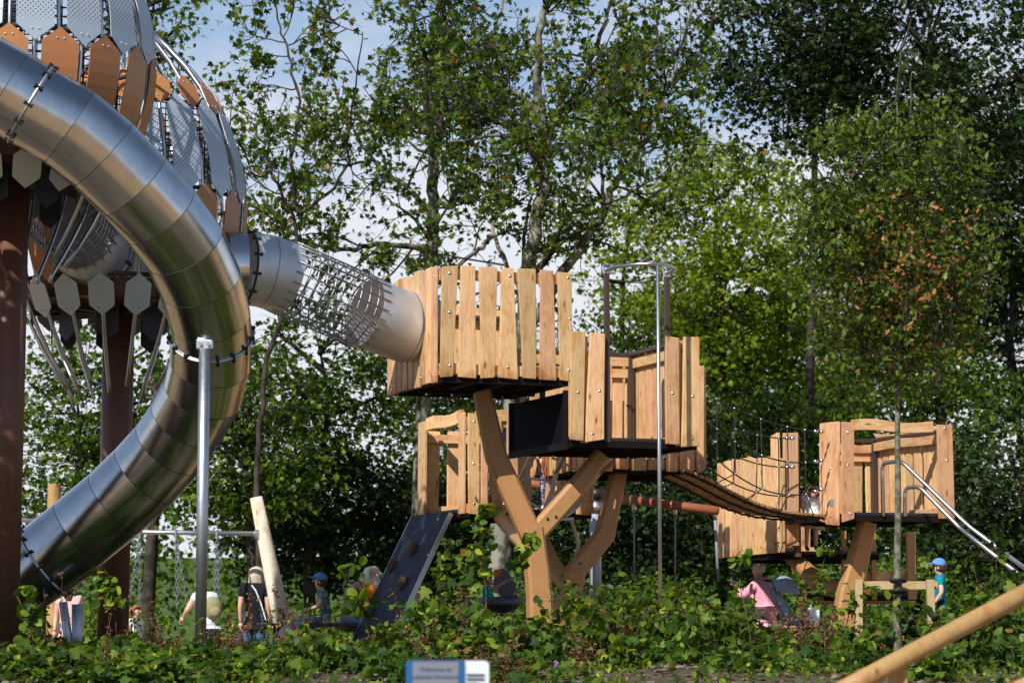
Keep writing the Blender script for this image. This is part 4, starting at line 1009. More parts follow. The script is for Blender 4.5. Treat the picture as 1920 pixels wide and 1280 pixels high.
LIVY = leaf_mat("ground_ivy_leaves", [(0,(.03,.07,.02)),(.5,(.040,.088,.010)),(.88,(.10,.17,.02)),(.95,(.20,.24,.05)),(1,(.20,.08,.03))], .35, .6, .15)
LRUST = leaf_mat("dry_rusty_leaves", [(0,(.09,.04,.02)),(.5,(.17,.07,.03)),(1,(.26,.15,.06))], .2, .7)
def bark(name, c0, c1, sc=5, ps=(.42,.58)):
    m = mat(name, c0, .85, spec=.2); N, L, b = nodes(m); g = N.new("ShaderNodeNewGeometry"); n = N.new("ShaderNodeTexNoise"); n.inputs['Scale'].default_value = sc; n.inputs['Detail'].default_value = 6
    L.new(g.outputs['Position'], n.inputs['Vector']); r = ramp(N, [(ps[0], c0), (ps[1], c1)]); L.new(n.outputs['Fac'], r.inputs[0]); L.new(r.outputs[0], b.inputs['Base Color']); bump(m, n.outputs['Fac'], .5, .02); return m
BPLANE = bark("mottled_plane_bark", (.045,.040,.030), (.22,.21,.16))
BDARK = bark("dark_bark", (.025,.02,.016), (.06,.05,.04))
BYOUNG = bark("young_grey_bark", (.075,.072,.05), (.19,.18,.13), 14)
STEM = bark("thin_brown_stems", (.06,.035,.02), (.16,.11,.07), 20)
def rv(g, s=1.0): return Vector((g.normal(), g.normal(), g.normal()))*s
def poly_segs(pts, r0, r1, out, k=1.0):
    n = len(pts)-1
    for i in range(n):
        a, b_ = pts[i], pts[i+1]; ra = r0+(r1-r0)*(i/n)**k; rb = r0+(r1-r0)*((i+1)/n)**k; out.append((*a, *b_, ra, rb))
def wander(g, p, d, Lg, n, bend=.22, lift=.0):
    pts = [p.copy()]; d = d.normalized()
    for i in range(n):
        d = (d + rv(g, bend)*.6 + Vector((0,0,lift))).normalized(); p = p + d*(Lg/n); pts.append(p.copy())
    return pts
def hero_tree(name, label, base, limbs, Y, seed, nsec=22, Ls=(1.3,2.8), leaf=.17, material=None, barkm=None, group=None, nter=7, ntw=4, nlf=7, start=.25, depth_spread=1.0, cat='tree', lift=.03, minz=5.0):
    g = np.random.default_rng(seed); root = thing(name, base, label, cat, group); thick = []; thin = []; lv = []
    for pl, r0, r1, frac in limbs:
        pts = spline([P(x, y, Y+dy) for x, y, dy in pl], 5*len(pl))
        for i in range(1, len(pts)-1): pts[i] += rv(g, .02)
        poly_segs(pts, r0*.78, r1*.6, thick)
        n = int(nsec*frac)
        for _ in range(n):
            t = g.uniform(start if r0 > .15 else .05, 1.0); i = min(len(pts)-2, int(t*(len(pts)-1))); p = pts[i].lerp(pts[i+1], g.random())
            if p.z < minz: continue
            tan = (pts[i+1]-pts[i]).normalized(); side = rv(g); side = (side - tan*side.dot(tan)).normalized(); side.y *= depth_spread
            d = (tan*.5 + side*1.0 + Vector((0,0,.10))).normalized(); rr = (r0+(r1-r0)*t)*.26+.006
            sec = wander(g, p, d, g.uniform(*Ls)*(1.15-.4*t), 7, .28, lift); poly_segs(sec, rr, .008, thin)
            for j in range(nter):
                q = sec[1+int(g.random()*6)]; dd = (sec[-1]-sec[0]).normalized()*.7 + rv(g, .55)
                ter = wander(g, q, dd, g.uniform(.5, 1.15), 4, .3, .0); poly_segs(ter, .011, .005, thin)
                for k in range(ntw):
                    q2 = ter[1+int(g.random()*4)]; tw = wander(g, q2, (ter[-1]-ter[0]).normalized()*.6+rv(g,.5), g.uniform(.18,.45), 2, .3, -.03); poly_segs(tw, .005, .003, thin)
                    for l in range(nlf): lv.append(tuple(tw[-1].lerp(tw[0], g.random()*.8) + rv(g, .07)))
    seg_object('trunk', root, barkm or BPLANE, thick, 12); seg_object('branches', root, BDARK, thin, 4)
    leaf_object('crown', root, material or LPLANE, lv, leaf, 'maple', up=.35, droop=.7, seed=seed)
    return root, len(lv)
def crown_tree(name, label, px, py, rx, ry, Y, leaf, ncl, material, seed, per=26, barkm=None, group=None, kind='maple', depth=.8, tr=.16, clr=.55, base=None, cat='tree', shell=.55, flat=.5, nlimb=9, trunkpath=None, rusty=None):
    g = np.random.default_rng(seed); c = P(px, py, Y); k = Y/F; ax = Vector((rx*k, max(rx, ry)*k*depth, ry*k))
    bx_, by_ = (c.x, c.y) if base is None else base
    root = thing(name, (bx_, by_, ground_z(bx_, by_)), label, cat, group); gz = ground_z(bx_, by_)-.1
    thick = []; thin = []; lv = []
    trunk = trunkpath or spline([Vector((bx_, by_, gz)), Vector((bx_+(c.x-bx_)*.3+g.normal()*.15, by_, gz+(c.z-gz)*.4)), c + Vector((g.normal()*.15,0,-ax.z*.2)), c + Vector((g.normal()*.2,0,ax.z*.75))], 16)
    poly_segs(trunk, tr, .007, thick, .8)
    limbs = []
    zmin = c.z-ax.z
    cand = [p for p in trunk if p.z > zmin+ax.z*.05] or trunk[-4:]
    for _ in range(nlimb):
        p = cand[int(g.random()*len(cand)*.9)]; u = rv(g).normalized(); tgt = c + Vector((u.x*ax.x, u.y*ax.y, u.z*ax.z))*.8
        if tgt.z < p.z: tgt.z = p.z + (p.z-tgt.z)*.3
        L_ = wander(g, p, tgt-p, (tgt-p).length, 7, .2, .03); poly_segs(L_, tr*.4, .02 if rusty is None else .005, thick); limbs += L_
    limbs = limbs or trunk
    LP = np.array([tuple(q) for q in limbs])
    for _ in range(ncl):
        u = rv(g).normalized(); rad = shell+(1-shell)*g.random()**.6 if g.random() < .75 else g.random(); q = c + Vector((u.x*ax.x, u.y*ax.y, u.z*ax.z))*rad*g.uniform(.9,1.12)
        if q.z < ground_z(q.x, q.y)+.1: continue
        near_ = Vector(LP[int(np.argmin(((LP-np.array(q))**2).sum(1)))])
        br = wander(g, near_, q-near_ + Vector((0,0,.1)), (q-near_).length, 5, .26, .0); poly_segs(br, .016 if rusty is None else .007, .006 if rusty is None else .003, thin)
        q = br[-1]; rr = clr*g.uniform(.6, 1.3)
        for j in range(3):
            e = q + Vector((g.normal()*rr*.6, g.normal()*rr*.6, g.normal()*rr*.35)); thin.append((*q, *e, .006 if rusty is None else .003, .003 if rusty is None else .0015))
        for l in range(per): lv.append((q.x+g.normal()*rr*.55, q.y+g.normal()*rr*.55, q.z+g.normal()*rr*.55*flat))
    seg_object('trunk', root, barkm or BDARK, thick, 9); seg_object('branches', root, BDARK, thin, 3)
    C = np.array(lv); rnd = None
    if rusty is not None:
        gg = np.random.default_rng(seed+5); rnd = gg.random(len(C))*.84; f = .6*np.exp(-(((C[:,0]-c.x-.1)/(ax.x*.55))**2 + ((C[:,2]-(c.z-ax.z*.25))/(ax.z*.45))**2)); m_ = gg.random(len(C)) < f*rusty; rnd[m_] = .87+gg.random(m_.sum())*.13
    leaf_object('crown', root, material, C, leaf, kind, up=.45, droop=.55, seed=seed, rnd=rnd)
    return root
cnt = 0
# the two big plane trees rising behind the platforms
gy = ground_z(0, 40)
t2_limbs = [
 ([(945,1235,0),(938,1060,0),(948,850,0),(975,650,0),(988,540,0),(992,495,0),(1010,400,0),(1026,300,.2),(1013,200,.3),(1008,100,.3),(1021,0,.3),(1030,-150,.4),(1015,-330,.5)], .25, .05, 1.1),
 ([(1000,600,0),(1060,505,-.3),(1115,425,-.5),(1150,350,-.7),(1195,290,-.9),(1220,225,-1),(1262,140,-1.2),(1300,0,-1.4)], .13, .03, 1.0),
 ([(1026,262,.2),(1048,212,.5),(1082,185,.8),(1108,110,1.0),(1148,0,1.2),(1180,-160,1.5)], .11, .03, .8),
 ([(1022,330,.2),(995,280,-.3),(960,255,-.8),(880,262,-1.5),(820,275,-2)], .07, .02, .5),
 ([(1016,237,.3),(990,195,.8),(948,160,1.3),(905,120,1.8),(868,88,2.1),(826,30,2.4),(800,-80,2.8)], .085, .025, .8),
 ([(984,560,0),(925,440,1),(948,385,1.4),(965,330,1.8)], .06, .02, .35),
 ([(850,508,.8),(905,460,.9),(925,440,1)], .05, .06, .15),
 ([(1130,400,-.6),(1130,330,-1.5),(1122,260,-2),(1110,190,-2.6)], .05, .02, .4),
 ([(1195,290,-.9),(1250,272,-1.4),(1300,268,-2)], .035, .012, .25),
]
_, n = hero_tree('plane_tree', 'large plane tree with a pale mottled trunk rising behind the highest platform', (P(945,1215,40).x, 40, gy), t2_limbs, 40, 21, nsec=15, nlf=5, leaf=.108, Ls=(1.0,2.4), group='tall plane trees'); cnt += n
t1_limbs = [
 ([(770,1235,0),(785,950,0),(798,600,0),(812,450,0),(812,350,0),(820,250,0),(836,170,.2),(838,80,.3),(830,0,.4),(815,-180,.5),(800,-330,.6)], .2, .05, 1.1),
 ([(812,285,0),(800,190,-.8),(795,100,-1.4),(762,0,-2),(740,-120,-2.5)], .09, .03, .9),
 ([(822,255,0),(845,215,.6),(872,165,1.1),(902,110,1.5),(940,20,2),(960,-100,2.4)], .09, .03, .8),
 ([(808,470,0),(720,458,-.8),(640,470,-1.5),(560,452,-2),(500,470,-2.5)], .08, .02, .8),
 ([(812,400,0),(760,350,.8),(700,300,1.4),(640,200,2),(600,80,2.4)], .08, .02, .55),
 ([(700,300,1.4),(640,310,1.2),(580,290,1),(530,240,.8)], .04, .015, .6),
]
_, n = hero_tree('plane_tree', 'slender darker plane tree standing behind the mesh tunnel, left of the large mottled one', (P(770,1215,42.5).x, 42.5, gy), t1_limbs, 42.5, 33, nsec=13, nlf=5, leaf=.112, Ls=(1.0,2.4), group='tall plane trees'); cnt += n
t3_limbs = [
 ([(486,1235,0),(484,900,0),(498,700,0),(535,560,0),(556,440,0),(522,350,0),(496,285,0),(470,228,.2),(425,195,.3)], .07, .015, .85),
 ([(560,400,0),(548,300,.5),(560,200,.9),(540,100,1.2),(520,20,1.5),(500,-80,1.5)], .05, .015, .8),
 ([(510,320,0),(470,330,-.4),(440,290,-.6)], .03, .01, .25),
 ([(560,400,0),(640,330,-.5),(660,200,-1),(680,60,-1.4)], .04, .015, .3),
]
_, n = hero_tree('plane_tree', 'thin crooked plane tree with airy twigs against the sky, just right of the rear pod', (P(492,1215,38).x, 38, gy), t3_limbs, 38, 45, nsec=8, Ls=(.7,1.8), nter=5, nlf=5, leaf=.12, barkm=BDARK, group='tall plane trees'); cnt += n
# trees all round
SPEC = [
 ('broadleaf_tree','dark dense tree in the upper right corner behind the young tree',1760,130,270,300,47,.15,330,LDARK,101,30),
 ('broadleaf_tree','dark overhanging tree to the left of the upper right corner',1500,90,190,200,46,.15,210,LDARK,102,28),
 ('broadleaf_tree','very dark tree at the right edge above the slide rails',1900,520,150,320,50,.15,260,LDARK,103,28),
 ('lime_tree','sunlit yellow green tree right of the steel pole hoop',1345,480,190,230,53,.15,290,LSUN,104,24),
 ('lime_tree','lower sunlit tree between the pole bay and the rope bridge',1390,700,250,170,55,.15,300,LSUN,105,26),
 ('lime_tree','bright green tree far behind the crown of the young tree',1610,620,230,200,57,.15,330,LSUN,106,24),
 ('lime_tree','small sunlit tree behind the steel hoop of the sliding pole',1200,500,120,150,54,.14,70,LSUN,125,22),
 ('broadleaf_tree','mid green tree behind the right hand platform',1700,850,240,200,48,.14,330,LMID,107,26),
 ('broadleaf_tree','dark green tree behind the rope bridge',1430,930,230,190,45,.13,330,LMID,108,28),
 ('broadleaf_tree','dark shady tree beside the boy in the blue cap',1850,1000,180,180,44,.13,260,LDARK,109,28),
 ('broadleaf_tree','leafy tree directly behind the pole bay',1150,760,190,170,50,.14,190,LSUN,110,20),
 ('broadleaf_tree','leafy tree behind the forked supports',950,840,230,180,49,.14,280,LMID,111,26),
 ('broadleaf_tree','dark tree under the mesh tunnel with sky showing through it',600,740,200,170,43,.14,130,LMID,112,20),
 ('broadleaf_tree','dark tree with black limbs right of the slide support post',450,830,190,190,41,.13,150,LMID,113,24),
 ('broadleaf_tree','green tree seen between the two brown columns',150,830,190,210,45,.14,200,LMID,114,24),
 ('broadleaf_tree','tree whose top shows beside the upper ribs of the rear pod',290,90,80,120,44,.15,30,LPLANE,115,22),
 ('broadleaf_tree','low dark tree behind the picnic table',620,980,220,130,44,.13,240,LDARK,116,28),
 ('broadleaf_tree','low dark tree behind the middle swing frame',1180,1000,240,130,43,.13,260,LDARK,117,28),
 ('broadleaf_tree','mid green tree low behind the left platform',820,1010,170,120,46,.13,160,LMID,118,26),
 ('broadleaf_tree','backing tree far behind the right hand trees, filling the gaps between them',1760,420,260,300,66,.17,330,LDARK,119,30),
 ('broadleaf_tree','distant green tree behind the two tall plane trees',880,720,260,130,62,.16,170,LMID,120,20),
]
for s in SPEC:
    nm, lb, px, py, rx, ry, Y, lf, ncl, m_, sd_, per = s
    lf *= .82; per = int(per*1.25)
    crown_tree(nm, lb, px, py, rx, ry, Y, lf, ncl, m_, sd_, per=per, group='background trees')
# the young tree held by the stakes
tp = spline([P(1684,1225,22),P(1682,1100,22),P(1684,960,22),P(1683,790,22),P(1684,640,22),P(1689,500,22),P(1684,330,22),P(1682,160,22)], 30)
YT = crown_tree('young_tree', 'slim young staked tree with a sparse crown of small green and orange leaves', 1680, 470, 215, 290, 22, .072, 680, LYOUNG, 201, per=22, kind='oak', barkm=BYOUNG, clr=.17, tr=.047, depth=.75, flat=.9, nlimb=34, shell=.3, trunkpath=tp, base=(tp[0].x, 22), rusty=.55)
# tree just outside the frame at the left whose shade falls on the near column, and the wood behind the camera
crown_tree('broadleaf_tree', 'broad dark tree left of the bank, shading the nearer brown column', -760, 70, 400, 460, 19.3, .13, 260, LDARK, 121, per=26, group='background trees', depth=1.0)
# far wood and hill bushes
g = np.random.default_rng(5)
far = []
for x in np.arange(-46, 50, 1.9):
    for Yr, top in ((84, 7.0), (96, 9.5)):
        h = top*g.uniform(.7,1.15); w_ = g.uniform(1.6,2.8); n_ = 300
        u = g.normal(size=(n_,3)); u /= np.linalg.norm(u, axis=1)[:,None]; rr_ = g.random((n_,1))**.4
        q = u*rr_*np.array([w_, 2.2, h*.55]) + np.array([x+g.normal()*.6, Yr+g.normal()*2, ground_z(x,Yr)+h*.45]); far.append(q)
for x in np.arange(-60, 62, 2.6):  # unseen tree rows behind the camera, added for dark reflections in the steel
    for Yr, top in ((-26, 6.5), (-34, 9.5)):
        h = top*g.uniform(.7,1.25); u = g.normal(size=(170,3)); u /= np.linalg.norm(u, axis=1)[:,None]
        far.append(u*g.random((170,1))**.4*np.array([2.6, 2.2, h*.55]) + np.array([x, Yr, h*.45]))
far = np.concatenate(far)
o = leaf_object('distant_wood', None, LMID, far, .34, 'leaf', seed=9, kindtag='stuff')
tag(o, 'distant green wood beyond the playground meadow, with unseen rows added behind the camera', 'wood')
# ---------------------------------------------------------------- planting on the bank
def sapling_mesh(seed, h, spread, nst, nleaf, leaf, material, kind, label, base, group=None, path=None, stemr=.006, droop=.7, name='sapling', fill=.15):
    g = np.random.default_rng(seed); root = thing(name, base, label, 'shrub' if path is None else 'sapling', group); segs = []; lv = []; base = Vector(base)
    for s in range(nst):
        if path is not None and s == 0: pts = path
        else:
            d = Vector((g.normal()*.35*spread, g.normal()*.3*spread, 1)); hh = h*g.uniform(.55, 1.0)
            pts = wander(g, base + Vector((g.normal()*.05,g.normal()*.05,-.08)), d, hh+.08, 7, .13, .05)
        poly_segs(pts, stemr*g.uniform(.8,1.3), .002, segs); n = len(pts)
        for k in range(max(2, int(nleaf/nst/4))):
            t = fill+(1-fill)*g.random(); i = min(n-2, int(t*(n-1))); q = pts[i].lerp(pts[i+1], g.random())
            sd_ = Vector((g.normal(), g.normal(), g.uniform(-.1,.5))).normalized(); L_ = g.uniform(.10,.30)*spread*(1.25-t*.6)
            tw = wander(g, q, sd_, L_, 3, .25, .0); poly_segs(tw, .0028, .0015, segs)
            for l in range(4): lv.append(tuple(tw[1+l%3] + rv(g, leaf*.25)))
        lv.append(tuple(pts[-1]))
    seg_object('stems', root, STEM, segs, 4)
    leaf_object('leaves', root, material, lv, leaf, kind, up=.5, droop=droop, seed=seed)
    return root
def gpt(px, Y):
    x = (px-960)/F*Y*1.0; return Vector((x*math.cos(TH)+x*.006, Y, ground_z(x, Y)))
TOP = [(0,1165),(60,1165),(90,1195),(180,1200),(230,1180),(300,1200),(350,1225),(520,1215),(560,1175),(640,1185),(700,1215),(760,1135),(850,1075),(905,1150),(1000,1165),(1060,1120),(1150,1105),(1300,1095),(1380,1135),(1440,1125),(1500,1125),(1560,1120),(1620,1165),(1700,1170),(1800,1100),(1920,1060)]
def topy(px): return float(np.interp(px, [a for a, b_ in TOP], [b_ for a, b_ in TOP]))
kinds = [('yellow green round leaved shrub', LSAP, 'round', .088, .34), ('lobed leaved shrub', LIVY, 'maple', .105, .26), ('narrow leaved green shrub', LMID, 'leaf', .095, .2), ('dark lobed leaved shrub', LMID, 'maple', .092, .16), ('dry rust coloured seed stalk', LRUST, 'leaf', .036, .12), ('loose yellow green shrub', LSAP, 'round', .085, .2)]
nms = ['hazel_shrub','lobed_shrub','small_shrub','dark_shrub','rusty_stalks','green_shrub']
HS = (.32, .55, .85)
LAND = [(-40,'at the left edge column'),(90,'left of the slide support legs'),(170,'before the slide support legs'),(235,'before the rear brown column'),(310,'left of the slide support post'),(400,'at the foot of the slide support post'),(470,'before the person with blonde hair'),(540,'before the grey stroller'),(620,'before the picnic table'),(700,'at the foot of the climbing board'),(780,'right of the climbing board'),(860,'behind the welcome sign'),(940,'below the bucket swing'),(1015,'at the foot of the Y shaped support'),(1080,'at the foot of the farther forked support'),(1150,'below the grey swing post'),(1225,'at the foot of the sliding pole'),(1310,'under the rope bridge'),(1390,'left of the person in pink'),(1450,'below the person in pink'),(1520,'before the pale blue stroller'),(1600,'at the foot of the left stake'),(1680,'around the young tree trunk'),(1750,'at the foot of the right stake'),(1830,'above the log handrail'),(1920,'at the right edge')]
def land(px, Y): return min(LAND, key=lambda a: abs(a[0]-px))[1]
protos = {}
g = np.random.default_rng(77); used = set(); NSH = 290
for k in range(NSH):
    px = g.uniform(-60, 1980); Y = g.uniform(19.6, 25.2)
    if k >= 250: px = g.uniform(-40, 1060); Y = g.uniform(18.3, 19.8)
    if abs(px-384) < 26 and Y < 23.6: Y = 24.2
    if 985 < px < 1045 and Y < 24: Y = 24.5
    top = topy(px) + abs(g.normal())*42 - (28 if g.random() < .22 and (px > 720 or px < 120) else 0)
    b0 = gpt(px, Y); h = P(px, top, Y).z - b0.z
    if Y < 21 and px > 1000: h = min(h, .34)
    if Y < 20.6: h = min(h, .30)
    if px > 980 and Y < 20.7 and g.random() < .6: Y = g.uniform(21, 25); b0 = gpt(px, Y)
    if g.random() < .10 and px > 340: h *= 1.25
    h = max(h, .2); hi = int(np.argmin([abs(h-q) for q in HS]))
    i = int(g.choice([0,1,2,3,4,5], p=[.20,.18,.18,.10,.17,.17]))
    if i == 4 and hi == 0: hi = 1
    lab = f"{('low','knee high','tall')[hi]} {kinds[i][0]} {land(px, Y)}"
    if (i, hi) not in protos:
        nm, m_, kd, lf, _ = kinds[i]; H0 = HS[hi]; nl_ = int((150, 210, 300)[hi]*(1.4 if lf < .08 else .75))
        protos[i, hi] = o = sapling_mesh(300+i*3+hi, H0, (.8, .95, 1.1)[hi] if i != 4 else .4, (7,7,8)[hi] if i != 4 else 6, nl_, lf, m_, kd, lab, b0, 'shrubs massed on the bank', name=nms[i], stemr=.005)
    else: o = copy_tree(protos[i, hi]); o['label'] = lab
    o.location = b0; q = min(1.35, max(.7, h/HS[hi])); xy = g.uniform(.85, 1.2)
    o.scale = (xy, xy, q); o.rotation_euler = (0, 0, g.uniform(0, 6.28))
# saplings that stand out
def hero_sap(label, pts, Y, nleaf, leaf, material, seed, kind='round', spread=.8, droop=.8, fill=.45, nst=1, r=.007):
    pl = [P(x, y, Y) for x, y in pts]; b0 = pl[0].copy(); b0.z = ground_z(b0.x, b0.y); pl[0] = b0 - Vector((0,0,.05)); path = spline(pl, 12)
    return sapling_mesh(seed, .7, spread, nst, nleaf, leaf, material, kind, label, b0, path=path, stemr=r, droop=droop, fill=fill)
hero_sap('tall hazel sapling crossing the right end of the lower left platform', [(905,1240),(912,1120),(900,1030),(912,945)], 22.5, 90, .095, LSAP, 401, fill=.5, spread=.75)
hero_sap('hazel sapling with a leafy tip in front of the Y shaped support', [(965,1240),(962,1140),(975,1060),(1003,1005)], 23, 46, .10, LSAP, 402, fill=.62, spread=.5)
hero_sap('broad leaved sapling before the picnic table and climbing board', [(705,1250),(690,1180),(665,1110),(648,1065)], 20.5, 72, .115, LMID, 403, fill=.35, spread=1.1, r=.010)
hero_sap('pale barked sapling in front of the stroller', [(1548,1240),(1545,1160),(1537,1090),(1552,1028)], 21, 46, .075, LSAP, 404, fill=.35, spread=.6)
hero_sap('dark stemmed sapling before the person in pink', [(1415,1240),(1402,1160),(1388,1100),(1392,1045)], 21.5, 40, .08, LSAP, 405, fill=.55, spread=.5)
hero_sap('hazel sapling leaning against the rear brown column', [(180,1240),(205,1170),(212,1110),(190,1085)], 22, 60, .085, LSAP, 406, fill=.45, spread=.7)
hero_sap('sapling with leaves beside the left edge column', [(75,1240),(70,1190),(60,1140),(52,1100)], 21.5, 60, .085, LMID, 407, fill=.4, spread=.8)
hero_sap('leafy sapling between the grey swing post and the sliding pole', [(1150,1240),(1158,1180),(1150,1120),(1162,1075)], 23.5, 60, .075, LMID, 408, fill=.4, spread=.8)
hero_sap('sunlit sapling behind the climbing board', [(835,1240),(838,1160),(830,1080),(842,1010)], 26.5, 90, .085, LSAP, 409, fill=.3, spread=1.0)
hero_sap('yellow green sapling right of the reddish support', [(1560,1240),(1585,1180),(1600,1130),(1640,1100)], 22, 60, .08, LSAP, 410, fill=.3, spread=1.0)
hero_sap('tall thin sapling at the right edge under the slide rails', [(1880,1200),(1875,1120),(1868,1050),(1880,1010)], 23, 60, .075, LMID, 411, fill=.3, spread=.8)
hero_sap('sapling with dark leaves left of the boy in the blue cap', [(1715,1235),(1712,1190),(1720,1160),(1712,1135)], 22.5, 40, .08, LDARK, 412, fill=.2, spread=.8)
hero_sap('rusty leaved sapling directly in front of the Y shaped support foot', [(1030,1260),(1022,1215),(1012,1175),(1020,1140)], 22, 50, .08, LSAP, 413, fill=.3, spread=.7)
hero_sap('dark stemmed sapling between the two forked supports', [(1068,1255),(1062,1200),(1070,1150),(1058,1088)], 23, 46, .075, LMID, 414, fill=.3, spread=.6)
hero_sap('yellow leaved bushy sapling right of the farther forked support', [(1105,1260),(1110,1220),(1100,1180),(1098,1150)], 21.5, 70, .105, LSAP, 415, fill=.2, spread=.9)
hero_sap('loose sapling with a bare tip left of the bucket swing', [(870,1260),(868,1190),(880,1120),(872,1060)], 23.5, 60, .075, LMID, 416, fill=.3, spread=.8)
hero_sap('leafy sapling under the middle of the rope bridge', [(1300,1250),(1296,1190),(1308,1130),(1300,1085)], 23, 80, .08, LMID, 417, fill=.2, spread=1.0)
hero_sap('thin sapling between the sliding pole and the rope bridge', [(1255,1250),(1262,1200),(1250,1150),(1258,1110)], 22.4, 60, .08, LSAP, 418, fill=.25, spread=.8)
# tall dry seed stalks that rise over the left half of the bank
for k, (px, y, Y) in enumerate([(70,1090,22),(105,1050,21.5),(238,1120,22),(262,1140,23),(298,1110,22.5),(320,1160,21),(425,1110,22),(438,1080,22.8),(455,1130,21.5),(505,1110,22),(532,1090,21.6),(548,1075,22.4),(560,1105,23),(600,1130,22),(1320,1110,22),(1060,1060,23.4),(1445,1120,22),(770,1090,23),(815,1075,24),(1860,1040,23),(255,1075,22.2),(405,1135,21.2)]):
    b0 = gpt(px, Y); b0.z = ground_z(b0.x, b0.y); hh = P(px, y, Y).z-b0.z
    sapling_mesh(500+k, hh, .22, 2, 70, .04, LRUST if k % 3 else LSAP, 'leaf', f"tall thin {'rusty' if k % 3 else 'pale green'} seed stalk {land(px, Y)}", b0, 'tall seed stalks', name='seed_stalk', stemr=.0045, fill=.35)
# low ground cover: one mass
n = 8000; Yv = g.uniform(17.6, 26.5, n); pxv = g.uniform(-80, 2000, n); xv = (pxv-960)/F*Yv
cl = np.sin(xv*2.3+Yv*1.1)+np.sin(xv*1.1-Yv*2.7+1.3)+np.sin(xv*5.1+Yv*3.3)*.6+g.normal(size=n)*.5
bare = (pxv > 1000) & (Yv < 20.8); keep = np.where(bare, cl > 1.0, cl > -.2)
xv, Yv, cl = xv[keep], Yv[keep], cl[keep]
zv = np.array([ground_z(a, b_) for a, b_ in zip(xv, Yv)]) + .02 + np.abs(g.normal(size=len(xv)))*.05*np.clip(1+cl*.6, .2, 2.4)
tag(leaf_object('ground_cover', None, LIVY, np.stack([xv, Yv, zv], 1), .10, 'maple', up=1.2, droop=.1, kindtag='stuff', seed=3), 'low lobed green leaves creeping over the bank soil', 'ground cover')
n = 12000; Yv = g.uniform(18, 27, n); xv = g.uniform(-.26, .26, n)*Yv*.95
cl = np.sin(xv*1.7+2+Yv*1.9)+np.sin(xv*3.1-Yv*1.3); keep = cl > .1; xv, Yv = xv[keep], Yv[keep]
zv = np.array([ground_z(a, b_) for a, b_ in zip(xv, Yv)]) + np.abs(g.normal(size=len(xv)))*.06
tag(leaf_object('grass_tufts', None, LSAP, np.stack([xv, Yv, zv], 1), .05, 'leaf', up=-.2, droop=-1.2, kindtag='stuff', seed=4), 'short grass and weed tufts between the bank shrubs', 'grass')
# the broken understorey behind the playground, and clods and litter on the soil
g = np.random.default_rng(8); q = []
n = 20000; Yv = g.uniform(35.5, 41, n); xv = g.uniform(-.25,.26,n)*Yv
hh = .55+.5*(np.sin(xv*1.3)+np.sin(xv*2.9+1))*.5+.5; zv = np.array([ground_z(a,b_) for a,b_ in zip(xv,Yv)]) + g.random(n)**.8*np.clip(hh,.25,1.6)
keep = ~((xv > -6.3) & (xv < -3.3)); tag(leaf_object('understorey', None, LMID, np.stack([xv,Yv,zv],1)[keep], .10, 'leaf', seed=6, kindtag='stuff'), 'low dark undergrowth along the far edge of the playground', 'undergrowth')
n = 2600; Yv = g.uniform(17.9, 21.8, n); xv = g.uniform(-.25,.26,n)*Yv; zv = np.array([ground_z(a,b_) for a,b_ in zip(xv,Yv)])+.012+g.random(n)*.02
tag(leaf_object('leaf_litter', None, LRUST, np.stack([xv,Yv,zv],1), .055, 'leaf', up=2.5, droop=0, seed=16, kindtag='stuff'), 'fallen brown leaves scattered over the bank soil', 'leaf litter')
CLOD = bark("soil_clods", (.06,.045,.035), (.20,.165,.13), 9); b = MB(); g = np.random.default_rng(12)
for k in range(900):
    Y = g.uniform(17.7, 21.5); x = g.uniform(-.24,.25)*Y; r_ = g.uniform(.012,.045)
    b.sphere((x, Y, ground_z(x, Y)+r_*.2), r_, 6, 4, (g.uniform(.7,1.5), g.uniform(.7,1.3), .55), Matrix.Rotation(g.uniform(0,6),3,'Z'))
tag(b.build('soil_clods', CLOD), 'small clods and stones lying on the bare soil', 'stones', kind='stuff')
FLOW = mat("mauve_flower", (.35,.16,.42), .6)
fl = thing('mauve_flower', gpt(1040, 20.2), 'tiny mauve flower spike above the ground cover near the welcome sign', 'flower'); b = MB(); c = P(1043, 1246, 20.2)
for k in range(9): b.sphere(c + Vector((math.sin(k*2.4)*.012, math.cos(k*2.4)*.012, (k-4)*.009)), .011, 6, 4)
b.build('petals', FLOW, fl); MB().tube([gpt(1040, 20.2), c], .003, 5).build('stem', STEM, fl)
# ---------------------------------------------------------------- people
SKIN = mat("skin", (.62,.36,.26), .5); SKIN.node_tree.nodes["Principled BSDF"].inputs['Subsurface Weight'].default_value = .08
def cloth(name, c, rough=.85, c2=None, sc=30, lo=.55, hi=.6):
    m = mat(name, c, rough, spec=.15); N, L, b = nodes(m); t = N.new("ShaderNodeTexCoord"); n = N.new("ShaderNodeTexNoise"); n.inputs['Scale'].default_value = sc; n.inputs['Detail'].default_value = 3
    L.new(t.outputs['Object'], n.inputs['Vector'])
    if c2: r = ramp(N, [(lo, c), (hi, c2)])
    else: r = ramp(N, [(.3, tuple(x*.82 for x in c)), (.7, c)])
    L.new(n.outputs['Fac'], r.inputs[0]); L.new(r.outputs[0], b.inputs['Base Color']); 
    n2 = N.new("ShaderNodeTexNoise"); n2.inputs['Scale'].default_value = 9; n2.inputs['Detail'].default_value = 3; n2.inputs['Distortion'].default_value = 1.5; L.new(t.outputs['Object'], n2.inputs['Vector'])
    bump(m, n2.outputs['Fac'], .5, .02); return m
